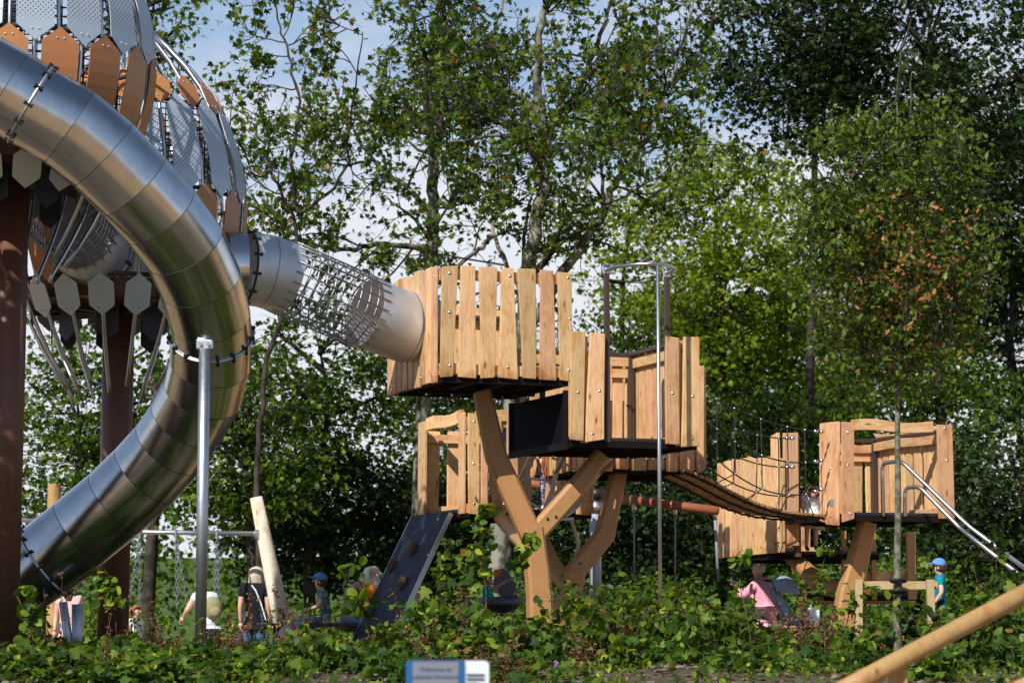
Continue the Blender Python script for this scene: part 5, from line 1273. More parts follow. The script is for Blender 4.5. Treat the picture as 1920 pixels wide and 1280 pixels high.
def skinned(name, verts, edges, root_i, material, parent, M, levels=2, extra=None):
    me = bpy.data.meshes.new(name); me.from_pydata([tuple(v[0]) for v in verts], edges, []); o = bpy.data.objects.new(name, me); COL.objects.link(o)
    sk = o.modifiers.new("skin", 'SKIN'); sk.use_smooth_shade = True
    lay = me.skin_vertices[0].data if me.skin_vertices else None
    if lay is None:
        bpy.context.view_layer.objects.active = o; bpy.ops.mesh.customdata_skin_add(); lay = me.skin_vertices[0].data
    for i, v in enumerate(verts): lay[i].radius = (v[1], v[2] if len(v) > 2 else v[1]); lay[i].use_root = (i == root_i)
    ss = o.modifiers.new("sub", 'SUBSURF'); ss.levels = levels; ss.render_levels = levels
    bpy.context.view_layer.update(); dg = bpy.context.evaluated_depsgraph_get()
    m2 = bpy.data.meshes.new_from_object(o.evaluated_get(dg)); bpy.data.objects.remove(o)
    V_ = [v.co.copy() for v in m2.vertices]; F_ = [tuple(p.vertices) for p in m2.polygons]; bpy.data.meshes.remove(m2)
    b = MB(); b.add(V_, F_)
    if extra: extra(b)
    return b.build(name, material, parent, M, smooth=True)
def person(loc, rz, H, label, cat='person', pose=None, child=False, top=None, legs=None, hair=None, shoes=None, sleeve=.55, legcut=1.0, face=True, hairlen=.0, hairform='short', group=None, skirt=None, skip=()):
    """local frame: x to the figure's left, -y the way it faces, z up, metres"""
    root = thing('person', loc, label, cat, group, rz); M = WM[root]; k = H/1.7; hs = 1.22 if child else 1.0
    J = dict(pelvis=(0,0,.93), belly=(0,0,1.08), chest=(0,.01,1.28), neck=(0,.01,1.45), chin=(0,-.01,1.52), head=(0,-.005,1.60), crown=(0,.01,1.655),
             shL=(.17,.01,1.40), elL=(.21,.03,1.12), wrL=(.22,-.05,.88), shR=(-.17,.01,1.40), elR=(-.21,.03,1.12), wrR=(-.22,-.05,.88),
             hipL=(.09,0,.90), knL=(.10,-.02,.49), anL=(.10,.02,.08), toL=(.11,-.13,.035), hipR=(-.09,0,.90), knR=(-.10,-.02,.49), anR=(-.10,.02,.08), toR=(-.11,-.13,.035))
    for a, b_ in (pose or {}).items(): J[a] = b_
    J = {a: Vector(v)*k for a, v in J.items()}
    rad = dict(pelvis=(.135,.10), belly=(.125,.095), chest=(.145,.10), neck=.055, chin=.068*hs, head=.092*hs, crown=.062*hs, shL=.06, elL=.042, wrL=.028, shR=.06, elR=.042, wrR=.028,
               hipL=.085, knL=.058, anL=.038, toL=.035, hipR=.085, knR=.058, anR=.038, toR=.035)
    rad = {a: (tuple(x*k for x in r) if isinstance(r, tuple) else (r*k, r*k)) for a, r in rad.items()}
    E_ = [('pelvis','belly'),('belly','chest'),('chest','neck'),('neck','chin'),('chin','head'),('head','crown'),('chest','shL'),('shL','elL'),('elL','wrL'),('chest','shR'),('shR','elR'),('elR','wrR'),
          ('pelvis','hipL'),('hipL','knL'),('knL','anL'),('anL','toL'),('pelvis','hipR'),('hipR','knR'),('knR','anR'),('anR','toR')]
    def sub(edges, mul=1.0, add=0.0, over=None):
        names = []; [names.append(x) for e in edges for x in e if x not in names]
        vs = []
        for x in names:
            r = rad[x.split('*')[0]] if x != 'neck*' else (.072*k, .072*k); p = (over or {}).get(x, J.get(x)); m_ = 1.0
            vs.append((p, r[0]*mul+add, r[1]*mul+add))
        return vs, [(names.index(a), names.index(b_)) for a, b_ in edges], names.index('pelvis') if 'pelvis' in names else 0
    hd = J['head']; fw = (J['chin']-J['neck']); up_ = (J['crown']-J['chin']).normalized(); sx = (J['shL']-J['shR']).normalized(); fwd = up_.cross(sx).normalized()
    if fwd.dot(Vector((0,-1,0))) < 0 and 'turn' not in (pose or {}): fwd = fwd
    fwd = sx.cross(up_).normalized()*-1 if sx.cross(up_).y > 0 else sx.cross(up_).normalized()
    R_ = .098*hs*k
    def extra(b):
        b.sphere(hd+fwd*R_*.98-up_*R_*.12, .017*k*hs, 8, 6, (1,1,1.3))                 # nose
        for s in (-1, 1): b.sphere(hd+sx*s*R_*.97-up_*R_*.10, .026*k*hs, 8, 6, (.4,.8,1.15))    # ears
        for w_, e_ in (('wrL','elL'),('wrR','elR')):
            d = (J[w_]-J[e_]).normalized(); side = d.cross(Vector((0,0,1))).normalized() if abs(d.z) < .9 else Vector((0,-1,0)); nrm_ = d.cross(side)
            pc = J[w_]+d*.045*k; b.sphere(pc, .042*k, 8, 6, (1,1,1))
            s_ = -1 if w_ == 'wrL' else 1
            for f_ in range(4):
                off = side*((f_-1.5)*.020*k); Lf = (.070,.080,.076,.060)[f_]*k; q0 = pc+off+d*.02*k; q1 = q0+d*Lf*.55; q2 = q1+d*Lf*.35+nrm_*.022*k; q3 = q2+d*.004*k+nrm_*.022*k
                b.tube([q0, q1, q2, q3], [.0095*k,.009*k,.008*k,.006*k], 6)
            t0_ = pc-side*.03*k*s_; b.tube([t0_, t0_-side*.03*k*s_+d*.02*k, t0_-side*.035*k*s_+d*.05*k], [.011*k,.010*k,.007*k], 6)
    if top: rad['chest'] = (.115*k, .085*k); rad['belly'] = (.10*k, .075*k)
    v_, e_, r_ = sub(E_)
    if top: rad['chest'] = (.145*k, .10*k); rad['belly'] = (.125*k, .095*k)
    body = skinned('body', v_, e_, r_, SKIN, root, M, 2, extra)
    if face:
        for s in (-1, 1): MB().sphere(hd+fwd*R_*.86+sx*s*R_*.36+up_*R_*.08, .011*k*hs, 8, 6).build('eye', EYE, root, M, smooth=True)
        MB().sphere(hd+fwd*R_*.84-up_*R_*.50, .02*k*hs, 8, 5, (1,.5,.35)).build('mouth', LIP, root, M, smooth=True)
    if top:
        te = [('pelvis*','pelvis'),('pelvis','belly'),('belly','chest'),('chest','neck*'),('chest','shL'),('shL','elL*'),('chest','shR'),('shR','elR*')]
        ov = {'neck*': J['chest'].lerp(J['neck'], .95), 'elL*': J['shL'].lerp(J['elL'], sleeve if sleeve <= 1 else 1), 'elR*': J['shR'].lerp(J['elR'], sleeve if sleeve <= 1 else 1)}
        ov['pelvis*'] = J['pelvis']+(J['pelvis']-J['belly']).normalized()*.07*k
        if sleeve > 1:
            te += [('elL*','wrL*'),('elR*','wrR*')]; ov['wrL*'] = J['elL'].lerp(J['wrL'], .93); ov['wrR*'] = J['elR'].lerp(J['wrR'], .93)
        v_, e_, r_ = sub(te, 1.05, .020*k, ov); skinned('top', v_, e_, r_, top, root, M)
    if legs:
        ov = {'anL*': J['knL'].lerp(J['anL'], max(0, legcut*2-1)*.97) if legcut > .5 else None, 'anR*': None}; te = [('belly*','belly'),('belly','pelvis'),('pelvis','hipL'),('pelvis','hipR')]; ov['belly*'] = J['belly'].lerp(J['chest'], .15)
        if legcut > .5:
            te += [('hipL','knL'),('knL','anL*'),('hipR','knR'),('knR','anR*')]; ov['anR*'] = J['knR'].lerp(J['anR'], (legcut*2-1)*.97)
        else:
            te += [('hipL','knL*'),('hipR','knR*')]; ov['knL*'] = J['hipL'].lerp(J['knL'], legcut*2); ov['knR*'] = J['hipR'].lerp(J['knR'], legcut*2)
        v_, e_, r_ = sub(te, 1.0, .008*k, ov); skinned('trousers', v_, e_, r_, legs, root, M)
    if shoes:
        for s in 'LR':
            a, t_ = J['an'+s], J['to'+s]; d = (t_-a).normalized(); b = MB(); rot = d.to_track_quat('Y','Z').to_matrix(); b.sphere((a*.45+t_*.55), .105*k, 12, 8, (.42,1.25,.42), rot); b.build('shoe', shoes, root, M, smooth=True)
    if hair:
        b = MB(); rot = Matrix((sx, -fwd, up_)).transposed()
        n0 = len(b.v); b.sphere(hd-fwd*R_*.16+up_*R_*.20, R_*1.10, 20, 14, (1,1,1), rot)
        for i in range(n0, len(b.v)):     # cut the cap back from the face, ragged fringe
            v = b.v[i]-hd; f_ = v.dot(fwd); u_ = v.dot(up_)
            if f_ > R_*.35 and u_ < R_*.45: b.v[i] = b.v[i]-fwd*(f_-R_*.35)*1.2
            b.v[i] += Vector((math.sin(i*7.1), math.sin(i*3.3), math.sin(i*5.7)))*R_*.035
            if u_ < -R_*.5 and hairform != 'short': pass
        if hairform == 'long':
            b = MB(); na = 60; lv_ = [(1.16,.0),(1.12,.42),(1.0,.72),(.75,.98),(.40,1.14),(.0,1.20),(-.5,1.20)]; ln = hairlen*k/R_
            lv_ += [(-.5-(ln-.2)*q, 1.20+.08*math.sin(q*3)-(.25*q*q)) for q in (.25,.5,.75,.92,1.0)]; lv_.append((-.5-(ln-.2)*1.0, .5))
            vs = []
            for u_, q in lv_:
                for j in range(na):
                    a = 2*math.pi*j/na; fr_ = math.cos(a); gr_ = 1+.035*math.sin(j*2.6)+.02*math.sin(j*5.3+1); rr_ = q*gr_
                    if fr_ > .5 and u_ < .5: rr_ *= .55 if u_ > -.9 else .75
                    vs.append(hd + (fwd*math.cos(a)*.98+sx*math.sin(a))*rr_*R_ + up_*(u_+(.10*math.sin(j*1.9) if u_ < -.6 else 0))*R_)
            b.add(vs, [(i*na+j, i*na+(j+1)%na, (i+1)*na+(j+1)%na, (i+1)*na+j) for i in range(len(lv_)-1) for j in range(na)])
        if hairform == 'hang':
            dn = Vector((0,0,-1)) if hairform == 'hang' else -up_
            for j in range(34):
                a = math.pi*(-.15+1.3*j/33) if hairform == 'long' else 2*math.pi*j/34; o_ = (sx*math.cos(a)*R_*1.0 - fwd*math.sin(a)*R_*.95)
                st = hd+o_*.25+up_*R_*1.12; w_ = .019*k+.006*math.sin(j*5); ln = hairlen*k*(1+.16*math.sin(j*3.7))
                wv = Vector((math.sin(j*2.1), math.cos(j*1.7), 0))*.018*k*(2.2 if hairform == 'hang' else .6)
                b.tube([st, hd+o_*.85+up_*R_*.72, hd+o_*1.12+dn*ln*.22, hd+o_*1.08+dn*ln*.65+wv, hd+o_*.95+dn*ln-wv], [w_*.8, w_, w_*1.15, w_, w_*.35], 6)
        if hairform == 'bun': b.sphere(hd-fwd*R_*.9+up_*R_*.75, R_*.48, 10, 8)
        if hairform == 'curly':
            for j in range(60):
                a = j*2.39996; z_ = 1-1.5*j/60; r2 = math.sqrt(max(0, 1-z_*z_)); dv = sx*math.cos(a)*r2-fwd*math.sin(a)*r2+up_*z_
                if dv.dot(fwd) > .45 and dv.dot(up_) < .5: continue
                b.sphere(hd+dv*R_*1.08, R_*.26, 6, 4)
        b.build('hair', hair, root, M, smooth=True)
    return root, J, M, dict(fwd=fwd, up=up_, sx=sx, R=R_, k=k)
EYE = mat("dark_eye", (.03,.02,.02), .3); LIP = mat("lips", (.42,.16,.14), .5)
HBR = grain("brown_hair", [(.3,(.05,.022,.012)),(.7,(.12,.06,.032))], sc=(20,20,2), stain=False, hue=.02, bmp=.4); HRED = grain("red_brown_hair", [(.3,(.22,.075,.03)),(.7,(.42,.17,.07))], sc=(20,20,2), stain=False, hue=.02, bmp=.4)
HBL = grain("blonde_hair", [(.3,(.42,.34,.24)),(.7,(.75,.68,.56))], sc=(26,26,1.5), stain=False, hue=.02, bmp=.4); HGR = grain("pale_grey_hair", [(.3,(.74,.70,.56)),(.7,(.90,.87,.76))], sc=(20,20,2), stain=False, hue=.02, bmp=.4)
WHITEF = cloth("white_floral_cloth", (.86,.86,.88), c2=(.22,.24,.40), sc=34, lo=.60, hi=.63); PINKK = cloth("pink_knit", (.86,.40,.50)); PALEP = cloth("pale_pink_cotton", (.72,.52,.52)); TEAL = cloth("teal_print_cotton", (.0,.24,.30), c2=(.03,.13,.20), sc=22, lo=.5, hi=.6)
NAVYC = cloth("navy_cloth", (.012,.016,.04)); BLACKC = cloth("black_cloth", (.012,.012,.018)); OLIVE = cloth("dark_olive_cloth", (.045,.06,.05)); LEGG = cloth("patterned_leggings", (.10,.07,.18), c2=(.62,.58,.62), sc=42, lo=.50, hi=.54)
JEAN = cloth("blue_denim", (.06,.13,.30)); PJEAN = cloth("pale_denim", (.28,.36,.52)); WHITEC = cloth("white_cotton", (.74,.76,.80)); CAMO = cloth("camouflage_cotton", (.10,.16,.15), c2=(.30,.38,.36), sc=16, lo=.48, hi=.52); BEIGE = cloth("beige_cotton", (.66,.52,.44))
ORNG = cloth("orange_canvas", (.80,.26,.02)); OLB = cloth("olive_canvas", (.30,.28,.15)); CAPB = cloth("blue_cap_cotton", (.12,.28,.62)); TURQ = cloth("turquoise_cotton", (.01,.42,.42)); SHOE = mat("dark_shoe", (.03,.03,.045), .6); SHOEW = mat("white_shoe", (.6,.6,.6), .6); HOTP = cloth("hot_pink_cloth", (.75,.05,.28))
def gz_at(x, y): return ground_z(x, y)
def at(px, Y, z=None): x = P(px, 1100, Y).x; return (x, Y, ground_z(x, Y) if z is None else z)
# girl in the white dress leaning on the bridge end
r, J, M, h = person(at(1522, 31.85, zFp+.055), R(8), 1.10, 'small curly haired girl in a white floral dress leaning on the rope bridge end', child=True, hair=HBR, hairform='curly', top=WHITEF, shoes=SHOE, sleeve=.45,
    pose=dict(pelvis=(0,.04,.84), belly=(0,0,.95), chest=(0,-.10,1.08), neck=(.0,-.18,1.17), chin=(0,-.25,1.17), head=(0,-.26,1.25), crown=(0,-.23,1.33), shL=(.18,-.12,1.14), shR=(-.18,-.12,1.14), elL=(.27,-.22,.94), wrL=(.22,-.38,.80), elR=(-.25,-.22,.94), wrR=(-.20,-.38,.80), knL=(.10,-.06,.44), knR=(-.10,-.06,.44), hipL=(.09,.03,.80), hipR=(-.09,.03,.80)))
b = MB(); k = h['k']; rs = [(.15,.97),(.19,.86),(.23,.75),(.27,.62),(.31,.50)]; vs = []; n_ = 32
for i, (rr_, z_) in enumerate(rs):
    for j in range(n_): a = 2*math.pi*j/n_; w_ = 1+.10*math.sin(j*6*2*math.pi/n_*1.0)*i/4; vs.append((rr_*w_*math.cos(a)*k, (rr_*w_*math.sin(a)*.8-.02)*k, (z_-(.06*math.cos(a) if i == 4 else 0))*k))
b.add(vs, [(i*n_+j, i*n_+(j+1)%n_, (i+1)*n_+(j+1)%n_, (i+1)*n_+j) for i in range(4) for j in range(n_)]); b.build('skirt', WHITEF, r, M, smooth=True)
# person in pink on a bench
pk = at(1432, 33.0); BN = thing('park_bench', (pk[0]-.02, 33.0, pk[2]), 'low wooden bench under the person in pink', 'bench')
c = Vector(pk)
MB().box(c+Vector((0,.12,.42)), (1.3,.36,.05)).build('seat', GLU, BN, bevel=.006)
for s in (-.5,.5): MB().box(c+Vector((s,.12,.2)), (.06,.3,.39)).build('leg', BROWNF, BN)
r, J, M, h = person((pk[0], pk[1]+.1, pk[2]), R(-125), 1.68, 'person with short pale hair and a pink jumper holding up a dark phone', hair=HGR, top=PINKK, legs=PALEP, sleeve=2, shoes=SHOEW,
    pose=dict(pelvis=(0,.05,.56), belly=(0,.05,.70), chest=(0,.0,.94), neck=(0,-.05,1.11), chin=(0,-.10,1.18), head=(0,-.09,1.26), crown=(0,-.06,1.33), shL=(.18,-.02,1.04), shR=(-.18,-.02,1.04), elL=(.20,-.22,.84), wrL=(.07,-.42,1.02), elR=(-.20,-.22,.82), wrR=(-.07,-.42,.98),
    hipL=(.09,.04,.54), hipR=(-.09,.04,.54), knL=(.12,-.40,.54), knR=(-.12,-.40,.54), anL=(.12,-.40,.10), anR=(-.12,-.40,.10), toL=(.12,-.54,.05), toR=(-.12,-.54,.05)))
ph = thing('phone', M @ Vector((0,-.50,1.06)), 'dark blue phone held up by the person in pink', 'phone'); q = M @ Vector((0,-.49,1.08)); MB().box(q, (.03,.09,.19)).build('case', mat("phone_case",(.02,.06,.14),.4), ph, bevel=.006); MB().box(q+Vector((.016,0,0)), (.004,.08,.17)).build('screen', BLKPAN, ph)
# boy in the blue cap
r, J, M, h = person(at(1762, 28.3), R(-105), 1.14, 'boy in a blue cap and teal printed shirt by the wooden stakes', child=True, hair=HBR, top=TEAL, legs=NAVYC, legcut=.55, sleeve=.6, shoes=SHOE, pose=dict(elR=(-.26,-.10,1.12), wrR=(-.24,-.26,.90), elL=(.27,.06,1.14), wrL=(.24,-.08,.95)))
def cap(root, M, h, hd, m, brim=True, bucket=False, name='cap'):
    b = MB(); R_ = h['R']*1.18; n0 = 0; rot = Matrix((h['sx'], -h['fwd'], h['up'])).transposed(); b.sphere(hd+h['up']*R_*.22, R_, 18, 12, (1,1.03,1), rot)
    for i, v in enumerate(b.v):
        u = (v-hd).dot(h['up'])
        if u < R_*.22: b.v[i] = v + h['up']*(R_*.22-u)
    if brim: 
        vs = []
        for q_ in (0, .008):
            for t in (.9, 1.75):
                for j in range(9): a = R(-55+110*j/8); rr_ = R_*(t if t < 1 else 1.0+.75*math.cos(a*.8)); vs.append(hd+h['up']*(R_*.30+q_-(.06*R_ if t > 1 else 0))+(h['fwd']*math.cos(a)+h['sx']*math.sin(a))*rr_)
        fs = [(j, j+1, 10+j, 9+j) for j in range(8)]+[(18+j, 27+j, 28+j, 19+j) for j in range(8)]+[(9+j,10+j,28+j,27+j) for j in range(8)]; b.add(vs, fs)
    if bucket:
        vs = []
        for q_ in (0,.006):
            for t, dz in ((1.0,.25),(1.55,-.25)):
                for j in range(20): a = 2*math.pi*j/20; vs.append(hd+h['up']*(R_*dz+q_)+(h['fwd']*math.cos(a)+h['sx']*math.sin(a))*R_*t)
        b.add(vs, [(q_*40+j, q_*40+(j+1)%20, q_*40+20+(j+1)%20, q_*40+20+j) for q_ in (0,1) for j in range(20)])
    b.build(name, m, root, M, smooth=True)
cap(r, M, h, J['head'], CAPB)
# adult bending over on the lower left platform, and the girl whose hair hangs down
r, J, M, h = person(at(948, 30.5, zE+.055), R(75), 1.68, 'adult in a navy top and dark trousers bending over on the lower left platform', hair=HBR, top=NAVYC, legs=OLIVE, shoes=SHOEW, sleeve=.5,
    pose=dict(belly=(0,-.10,1.03), chest=(0,-.30,1.06), neck=(0,-.46,1.02), chin=(0,-.54,.96), head=(0,-.60,.92), crown=(0,-.65,.88), shL=(.17,-.38,1.04), shR=(-.17,-.38,1.02), elL=(.20,-.42,.76), wrL=(.12,-.62,.66), elR=(-.20,-.40,.75), wrR=(-.10,-.60,.64), knL=(.12,.02,.49), knR=(-.12,-.06,.49)))
r, J, M, h = person(at(1026, 30.35, zE+.055), R(12), 1.02, 'girl with long red brown hair and patterned leggings on the lower left platform', child=True, hair=HRED, hairform='hang', hairlen=.55, top=NAVYC, legs=LEGG, shoes=SHOEW, sleeve=.7, face=False,
    pose=dict(belly=(0,-.04,1.06), chest=(0,-.18,1.20), neck=(-.02,-.32,1.28), chin=(-.04,-.40,1.26), head=(-.06,-.45,1.29), crown=(-.07,-.50,1.31), shL=(.17,-.20,1.26), shR=(-.17,-.20,1.26), elL=(.27,-.25,1.02), wrL=(.26,-.38,.86), elR=(-.20,-.34,1.02), wrR=(-.06,-.50,.95)))
# swing pod and child
SP = thing('bucket_swing', at(935, 31.5), 'grey and orange bucket swing seat hanging behind the Y shaped support', 'swing seat'); PODG = mat("blue_grey_plastic", (.10,.13,.18), .4); PODO = mat("orange_plastic", (.75,.17,.02), .4)
o = P(940, 1128, 31.5); b = MB(); b.sphere(o, .26, 24, 12, (1,.9,.62))
for i, v in enumerate(b.v):
    if v.z > o.z+.02: b.v[i] = Vector((v.x, v.y, o.z+.02-(v.z-o.z)*.55))
b.build('bucket', mat("black_plastic_tub", (.02,.02,.024), .4), SP, smooth=True)
b = MB(); b.tube([o+Vector((.27*math.cos(a), .25*math.sin(a), .02+.015*math.sin(a))) for a in np.linspace(0,2*math.pi,25)[:-1]], .045, 10, closed=True); b.build('rim', PODG, SP, smooth=True)
def plate(poly, Y, th=.05): v = [P(x, y, Y) for x, y in poly]; n = len(v); return MB().add(v+[q+Vector((0,th,0)) for q in v], [tuple(range(n)), tuple(range(2*n-1,n-1,-1))]+[(i,n+i,n+(i+1)%n,(i+1)%n) for i in range(n)])
plate([(970,1122),(940,1120),(925,1095),(928,1070),(942,1064),(954,1074),(966,1092)], 31.62).build('back_shell', PODG, SP, bevel=.02)
plate([(926,1068),(940,1065),(941,1072),(934,1084),(926,1080)], 31.60, .02).build('orange_panel', PODO, SP, bevel=.008)
plate([(905,1066),(922,1064),(924,1074),(910,1076)], 31.6).build('side_handle', PODG, SP, bevel=.01)
for a, b_ in (((902,1066),(898,1040)),((975,1110),(974,1062)),((962,1085),(972,1060))): chain(SP, P(*a, 31.55), P(*b_, 31.5))
MB().tube([P(898,1040,31.5), P(896,985,31.6)], .012, 6).build('rope', ROPE, SP); MB().tube([P(973,1062,31.5), P(985,975,31.8)], .012, 6).build('rope', ROPE, SP)
r, J, M, h = person((o.x-.10, 31.45, o.z-.52), R(70), .86, 'small child in a turquoise shirt and pink shorts sitting in the bucket swing', child=True, hair=HRED, top=TURQ, legs=HOTP, legcut=.3, sleeve=.5, shoes=SHOE,
    pose=dict(pelvis=(0,.10,1.0), belly=(0,.16,1.12), chest=(0,.22,1.28), neck=(0,.20,1.44), chin=(0,.15,1.51), head=(0,.14,1.60), crown=(0,.17,1.67), shL=(.17,.20,1.38), shR=(-.17,.20,1.38), elR=(-.20,-.12,1.42), wrR=(-.18,-.45,1.60), elL=(.30,.0,1.30), wrL=(.36,.20,1.55), hipL=(.09,.08,1.0), hipR=(-.09,.08,1.0), knL=(.10,-.22,1.10), knR=(-.10,-.22,1.08), anL=(.12,-.55,1.02), anR=(-.08,-.52,1.0), toL=(.13,-.60,1.16), toR=(-.09,-.56,1.14)))
# people round the picnic table
r, J, M, h = person(at(478, 31.6), R(172), 1.60, 'person with straight blonde hair and a black top, seen from behind', hair=HBL, hairform='long', hairlen=.34, top=BLACKC, legs=JEAN, shoes=SHOE, sleeve=.6, face=False, pose=dict(neck=(0,-.04,1.43), chin=(0,-.08,1.49), head=(0,-.07,1.58), crown=(0,-.04,1.645)))
k = h['k']; BAGS = MB(); BAGS.tube([Vector(p)*k for p in ((.02,.115,1.42),(-.05,.135,1.34),(-.13,.135,1.15),(-.20,.12,.92))], .011, 6); BAGS.build('white_strap', WHITEC, r, M)
r, J, M, h = person(at(392, 30.4), R(-150), 1.42, 'person with tied up fair hair and an olive backpack leaning by the swing chains', hair=HBL, hairform='bun', top=WHITEC, legs=JEAN, shoes=SHOEW, sleeve=.4, face=False,
    pose=dict(belly=(0,-.06,1.06), chest=(0,-.16,1.24), neck=(0,-.24,1.40), chin=(0,-.31,1.45), head=(0,-.32,1.54), crown=(0,-.29,1.61), shL=(.17,-.18,1.35), shR=(-.17,-.18,1.35), elR=(-.30,-.28,1.12), wrR=(-.26,-.50,1.06), elL=(.32,-.12,1.14), wrL=(.30,-.32,1.02)))
BP = thing('backpack', M @ (Vector((0,.12,1.2))*h['k']), 'olive backpack worn beside the slide support post', 'backpack'); b = MB(); b.sphere(M @ (Vector((-.02,.12,1.18))*h['k']), .13, 16, 12, (1,.75,1.15)); b.build('bag', OLB, BP, smooth=True); b = MB(); b.sphere(M @ (Vector((-.02,.22,1.12))*h['k']), .08, 12, 8, (1,.5,.9)); b.build('pocket', OLB, BP, smooth=True)
person(at(130, 30.0), R(5), 1.36, 'person in a pale pink tee seen under the low end of the slide', hair=HBR, hairform='long', hairlen=.2, top=PALEP, legs=JEAN, shoes=SHOE, sleeve=.5)
person(at(256, 28.6), R(60), 1.0, 'small child in a white vest partly behind the rear brown column', child=True, hair=HRED, top=WHITEC, legs=BLACKC, shoes=SHOE, sleeve=.2)
tb = at(600, 31.0); zt = P(600, 1170, 31).z; TB = thing('picnic_table', tb, 'black picnic table and bench below the climbing board people', 'picnic table'); x0, x1 = P(486,1170,31).x, P(705,1170,31).x; xm = (x0+x1)/2; TBK = mat("black_table_slats", (.012,.014,.018), .35)
for j in range(5): MB().box((xm, 31-.32+.16*j, zt), (x1-x0, .145, .04)).build('table_slat', TBK, TB, bevel=.005)
for s in (-1, 1): MB().box((xm, 31+.72*s, zt-.30), (x1-x0, .26, .04)).build('bench_seat', TBK, TB, bevel=.005)
for x in (x0+.25, x1-.25):
    MB().box((x, 31, zt-.36), (.08,.5,.68)).build('leg', TBK, TB); MB().box((x, 31, zt-.33), (.06,1.6,.05)).build('cross_bar', TBK, TB)
r, J, M, h = person((P(607,1100,31).x, 30.9, zt-.40), R(-80), 1.22, 'child in a camouflage top and a red and blue cap sitting on the picnic table', child=True, hair=HBR, top=CAMO, legs=CAMO, legcut=.7, shoes=SHOE, sleeve=.6, face=False,
    pose=dict(pelvis=(0,.05,.66), belly=(0,.05,.82), chest=(0,.0,1.03), neck=(0,-.03,1.20), chin=(0,-.08,1.27), head=(0,-.07,1.36), crown=(0,-.04,1.43), shL=(.17,-.0,1.14), shR=(-.17,-.0,1.14), elL=(.24,-.10,.90), wrL=(.18,-.30,.84), elR=(-.26,-.08,.90), wrR=(-.18,-.28,.80), hipL=(.09,.02,.64), hipR=(-.09,.02,.64), knL=(.14,-.38,.66), knR=(-.14,-.38,.66), anL=(.10,-.72,.66), anR=(-.12,-.72,.66), toL=(.10,-.78,.78), toR=(-.12,-.78,.78)))
cap(r, M, h, J['head'], CAPB); b = MB(); q = J['head']+h['up']*h['R']*.6; b.sphere(q-h['fwd']*h['R']*.3, h['R']*.85, 10, 8, (1,1,.9)); b.build('red_cap_panel', mat("red_cap_panel", (.55,.03,.05), .8), r, M, smooth=True)
sit = dict(pelvis=(0,.05,.62), belly=(0,.0,.78), chest=(0,-.14,.98), neck=(0,-.26,1.10), chin=(0,-.34,1.14), head=(0,-.36,1.22), crown=(0,-.34,1.30), shL=(.19,-.16,1.08), shR=(-.19,-.16,1.08), elL=(.24,-.30,.84), wrL=(.18,-.48,.84), elR=(-.26,-.22,.80), wrR=(-.20,-.42,.72), hipL=(.09,.02,.60), hipR=(-.09,.02,.60), knL=(.12,-.42,.62), knR=(-.12,-.42,.62), anL=(.12,-.42,.16), anR=(-.12,-.42,.16), toL=(.12,-.56,.1), toR=(-.12,-.56,.1))
r, J, M, h = person((P(662,1100,31.4).x, 31.3, zt-.55), R(50), 1.70, 'grey haired person in a beige top leaning over beside the climbing board', hair=HGR, hairform='long', hairlen=.16, top=BEIGE, legs=PJEAN, shoes=SHOEW, sleeve=.7, face=False, pose=sit)
BP2 = thing('backpack', P(692,1120,30.8), 'bright orange backpack left of the climbing board', 'backpack'); b = MB(); b.sphere(P(690,1118,30.75), .15, 16, 12, (.75,.7,1.25)); b.build('bag', ORNG, BP2, smooth=True); b = MB(); b.sphere(P(685,1136,30.68), .10, 12, 8, (1,.6,.8)); b.build('pocket', ORNG, BP2, smooth=True); MB().tube([P(684,1102,30.75), P(678,1085,30.9), P(668,1082,31.0)], .018, 6).build('strap', ORNG, BP2)
r, J, M, h = person((P(700,1100,32.2).x, 32.2, P(700,1064,32.2).z-1.12), R(25), 1.10, 'child in a white bucket hat and pink top behind the climbing board', child=True, hair=HBR, top=cloth("bright_pink_cotton", (.75,.25,.35)), legs=PJEAN, shoes=SHOE, sleeve=.5)
cap(r, M, h, J['head'], WHITEC, brim=False, bucket=True, name='bucket_hat')
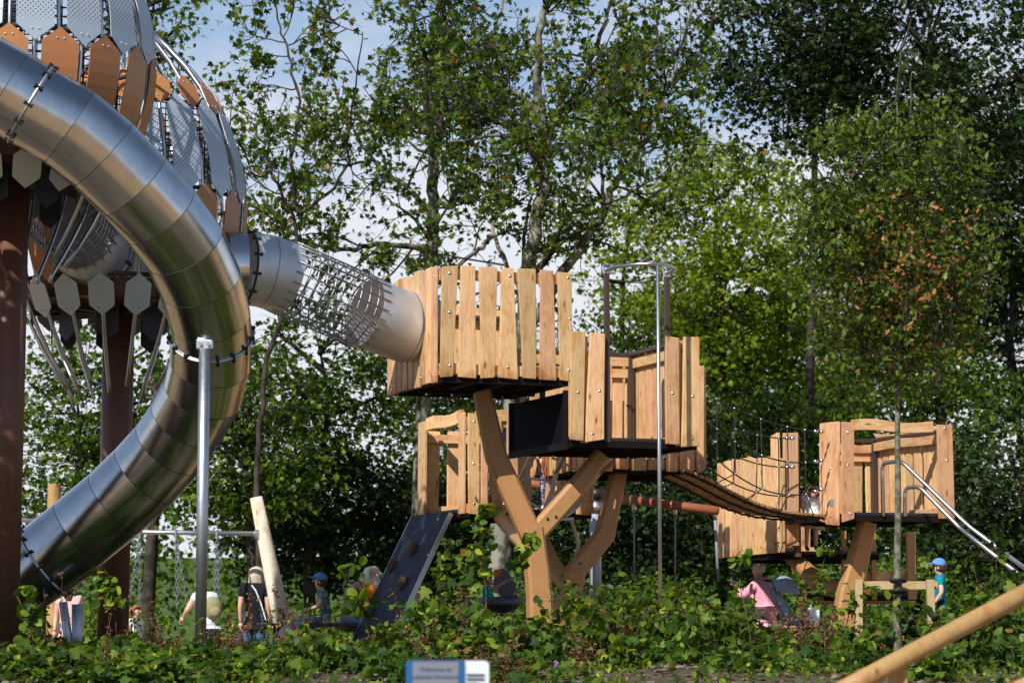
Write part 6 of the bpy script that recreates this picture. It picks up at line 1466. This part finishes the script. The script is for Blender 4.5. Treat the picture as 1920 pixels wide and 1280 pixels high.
# strollers
def stroller(loc, rz, label, fab, extra=None):
    root = thing('stroller', loc, label, 'stroller', None, rz); M = WM[root]; ALU = GREYP
    for s in (-.22, .22):
        MB().tube([(s,-.35,.12),(s,.10,.55),(s,.38,1.0)], .014, 8).build('frame_tube', ALU, root, M, smooth=True); MB().tube([(s,.32,.12),(s,.05,.50)], .014, 8).build('frame_tube', ALU, root, M, smooth=True)
        for y in (-.36, .33):
            w_ = MB(); w_.tube([(s-.02,y,.10),(s+.02,y,.10)], .10, 16); wo = w_.build('wheel', BLKB, root, M, bevel=.008); MB().tube([(s-.024,y,.10),(s+.024,y,.10)], .05, 12).build('rim', ALU, wo, M)
    MB().tube([(-.22,.38,1.0),(.22,.38,1.0)], .02, 8).build('handle', BLKB, root, M, smooth=True)
    sb_ = MB(); sb_.hexa([(-.20,-.22,.42),(.20,-.22,.42),(.20,.10,.38),(-.20,.10,.38),(-.20,-.22,.48),(.20,-.22,.48),(.20,.10,.46),(-.20,.10,.46)]); sb_.build('seat', fab, root, M, bevel=.02)
    bk = MB(); bk.hexa([(-.20,.08,.40),(.20,.08,.40),(.20,.14,.40),(-.20,.14,.40),(-.20,.26,.92),(.20,.26,.92),(.20,.31,.92),(-.20,.31,.92)]); bk.build('backrest', fab, root, M, bevel=.015)
    cn = MB(); vs = []; 
    for i in range(7):
        a = R(-10+i*20)
        for j in range(9): b_ = math.pi*j/8; vs.append((.23*math.cos(b_), .20-.30*math.sin(b_)*math.cos(a)*.9, .80+.30*math.sin(b_)*math.sin(a)*.75+.05))
    cn.add(vs, [(i*9+j, i*9+j+1, (i+1)*9+j+1, (i+1)*9+j) for i in range(6) for j in range(8)]); cn.build('canopy', fab, root, M, smooth=True)
    bs = MB(); bs.box((0,.0,.24), (.38,.42,.16)); bs.build('basket', cloth(label[:10]+"_basket", (.10,.10,.12)), root, M, bevel=.02)
    return root
sp_ = at(1490, 31.5); stroller((sp_[0], 31.5, sp_[2]-.02), R(70), 'pale blue stroller left of the reddish support', cloth("pale_blue_canvas", (.30,.38,.50)))
BG = thing('shopping_bag', at(1520, 30.6), 'white carrier bag hanging low beside the pale blue stroller', 'bag'); b = MB(); q = P(1520, 1176, 30.6); b.hexa([q+Vector(v) for v in ((-.09,-.04,0),(.11,-.05,.02),(.10,.06,.0),(-.08,.05,.01),(-.04,-.02,.26),(.13,-.02,.30),(.13,.02,.30),(-.04,.02,.26))]); b.build('bag', WHITEC, BG, bevel=.03); MB().tube([q+Vector((.0,0,.26)), q+Vector((.04,0,.40)), q+Vector((.11,0,.29))], .006, 6).build('handle', WHITEC, BG)
sp2 = at(532, 30.2); stroller((sp2[0], 30.2, sp2[2]-.25), R(-60), 'grey stroller with a pink bag half hidden under the picnic table', cloth("pale_grey_canvas", (.36,.38,.44)))
q = P(548, 1190, 29.9); PB = thing('pink_bag', q, 'magenta bag hanging from the grey stroller', 'bag'); b = MB(); b.sphere(q, .11, 12, 8, (.7,.6,1.3)); b.build('bag', HOTP, PB, smooth=True); MB().tube([q+Vector((0,0,.10)), q+Vector((-.06,0,.25))], .01, 6).build('strap', HOTP, PB)
# ---------------------------------------------------------------- tell same-labelled neighbours apart by how near they stand
same = {}
for o in scene.objects:
    if o.get('group') in ('shrubs massed on the bank', 'tall seed stalks') and o.get('label'): same.setdefault(o['label'], []).append(o)
for lb, os_ in same.items():
    if len(os_) < 2: continue
    os_.sort(key=lambda o: o.location.y)
    for i, o in enumerate(os_):
        o['label'] = ('nearest ' if i == 0 else 'farthest ' if i == len(os_)-1 else 'middle ') + lb
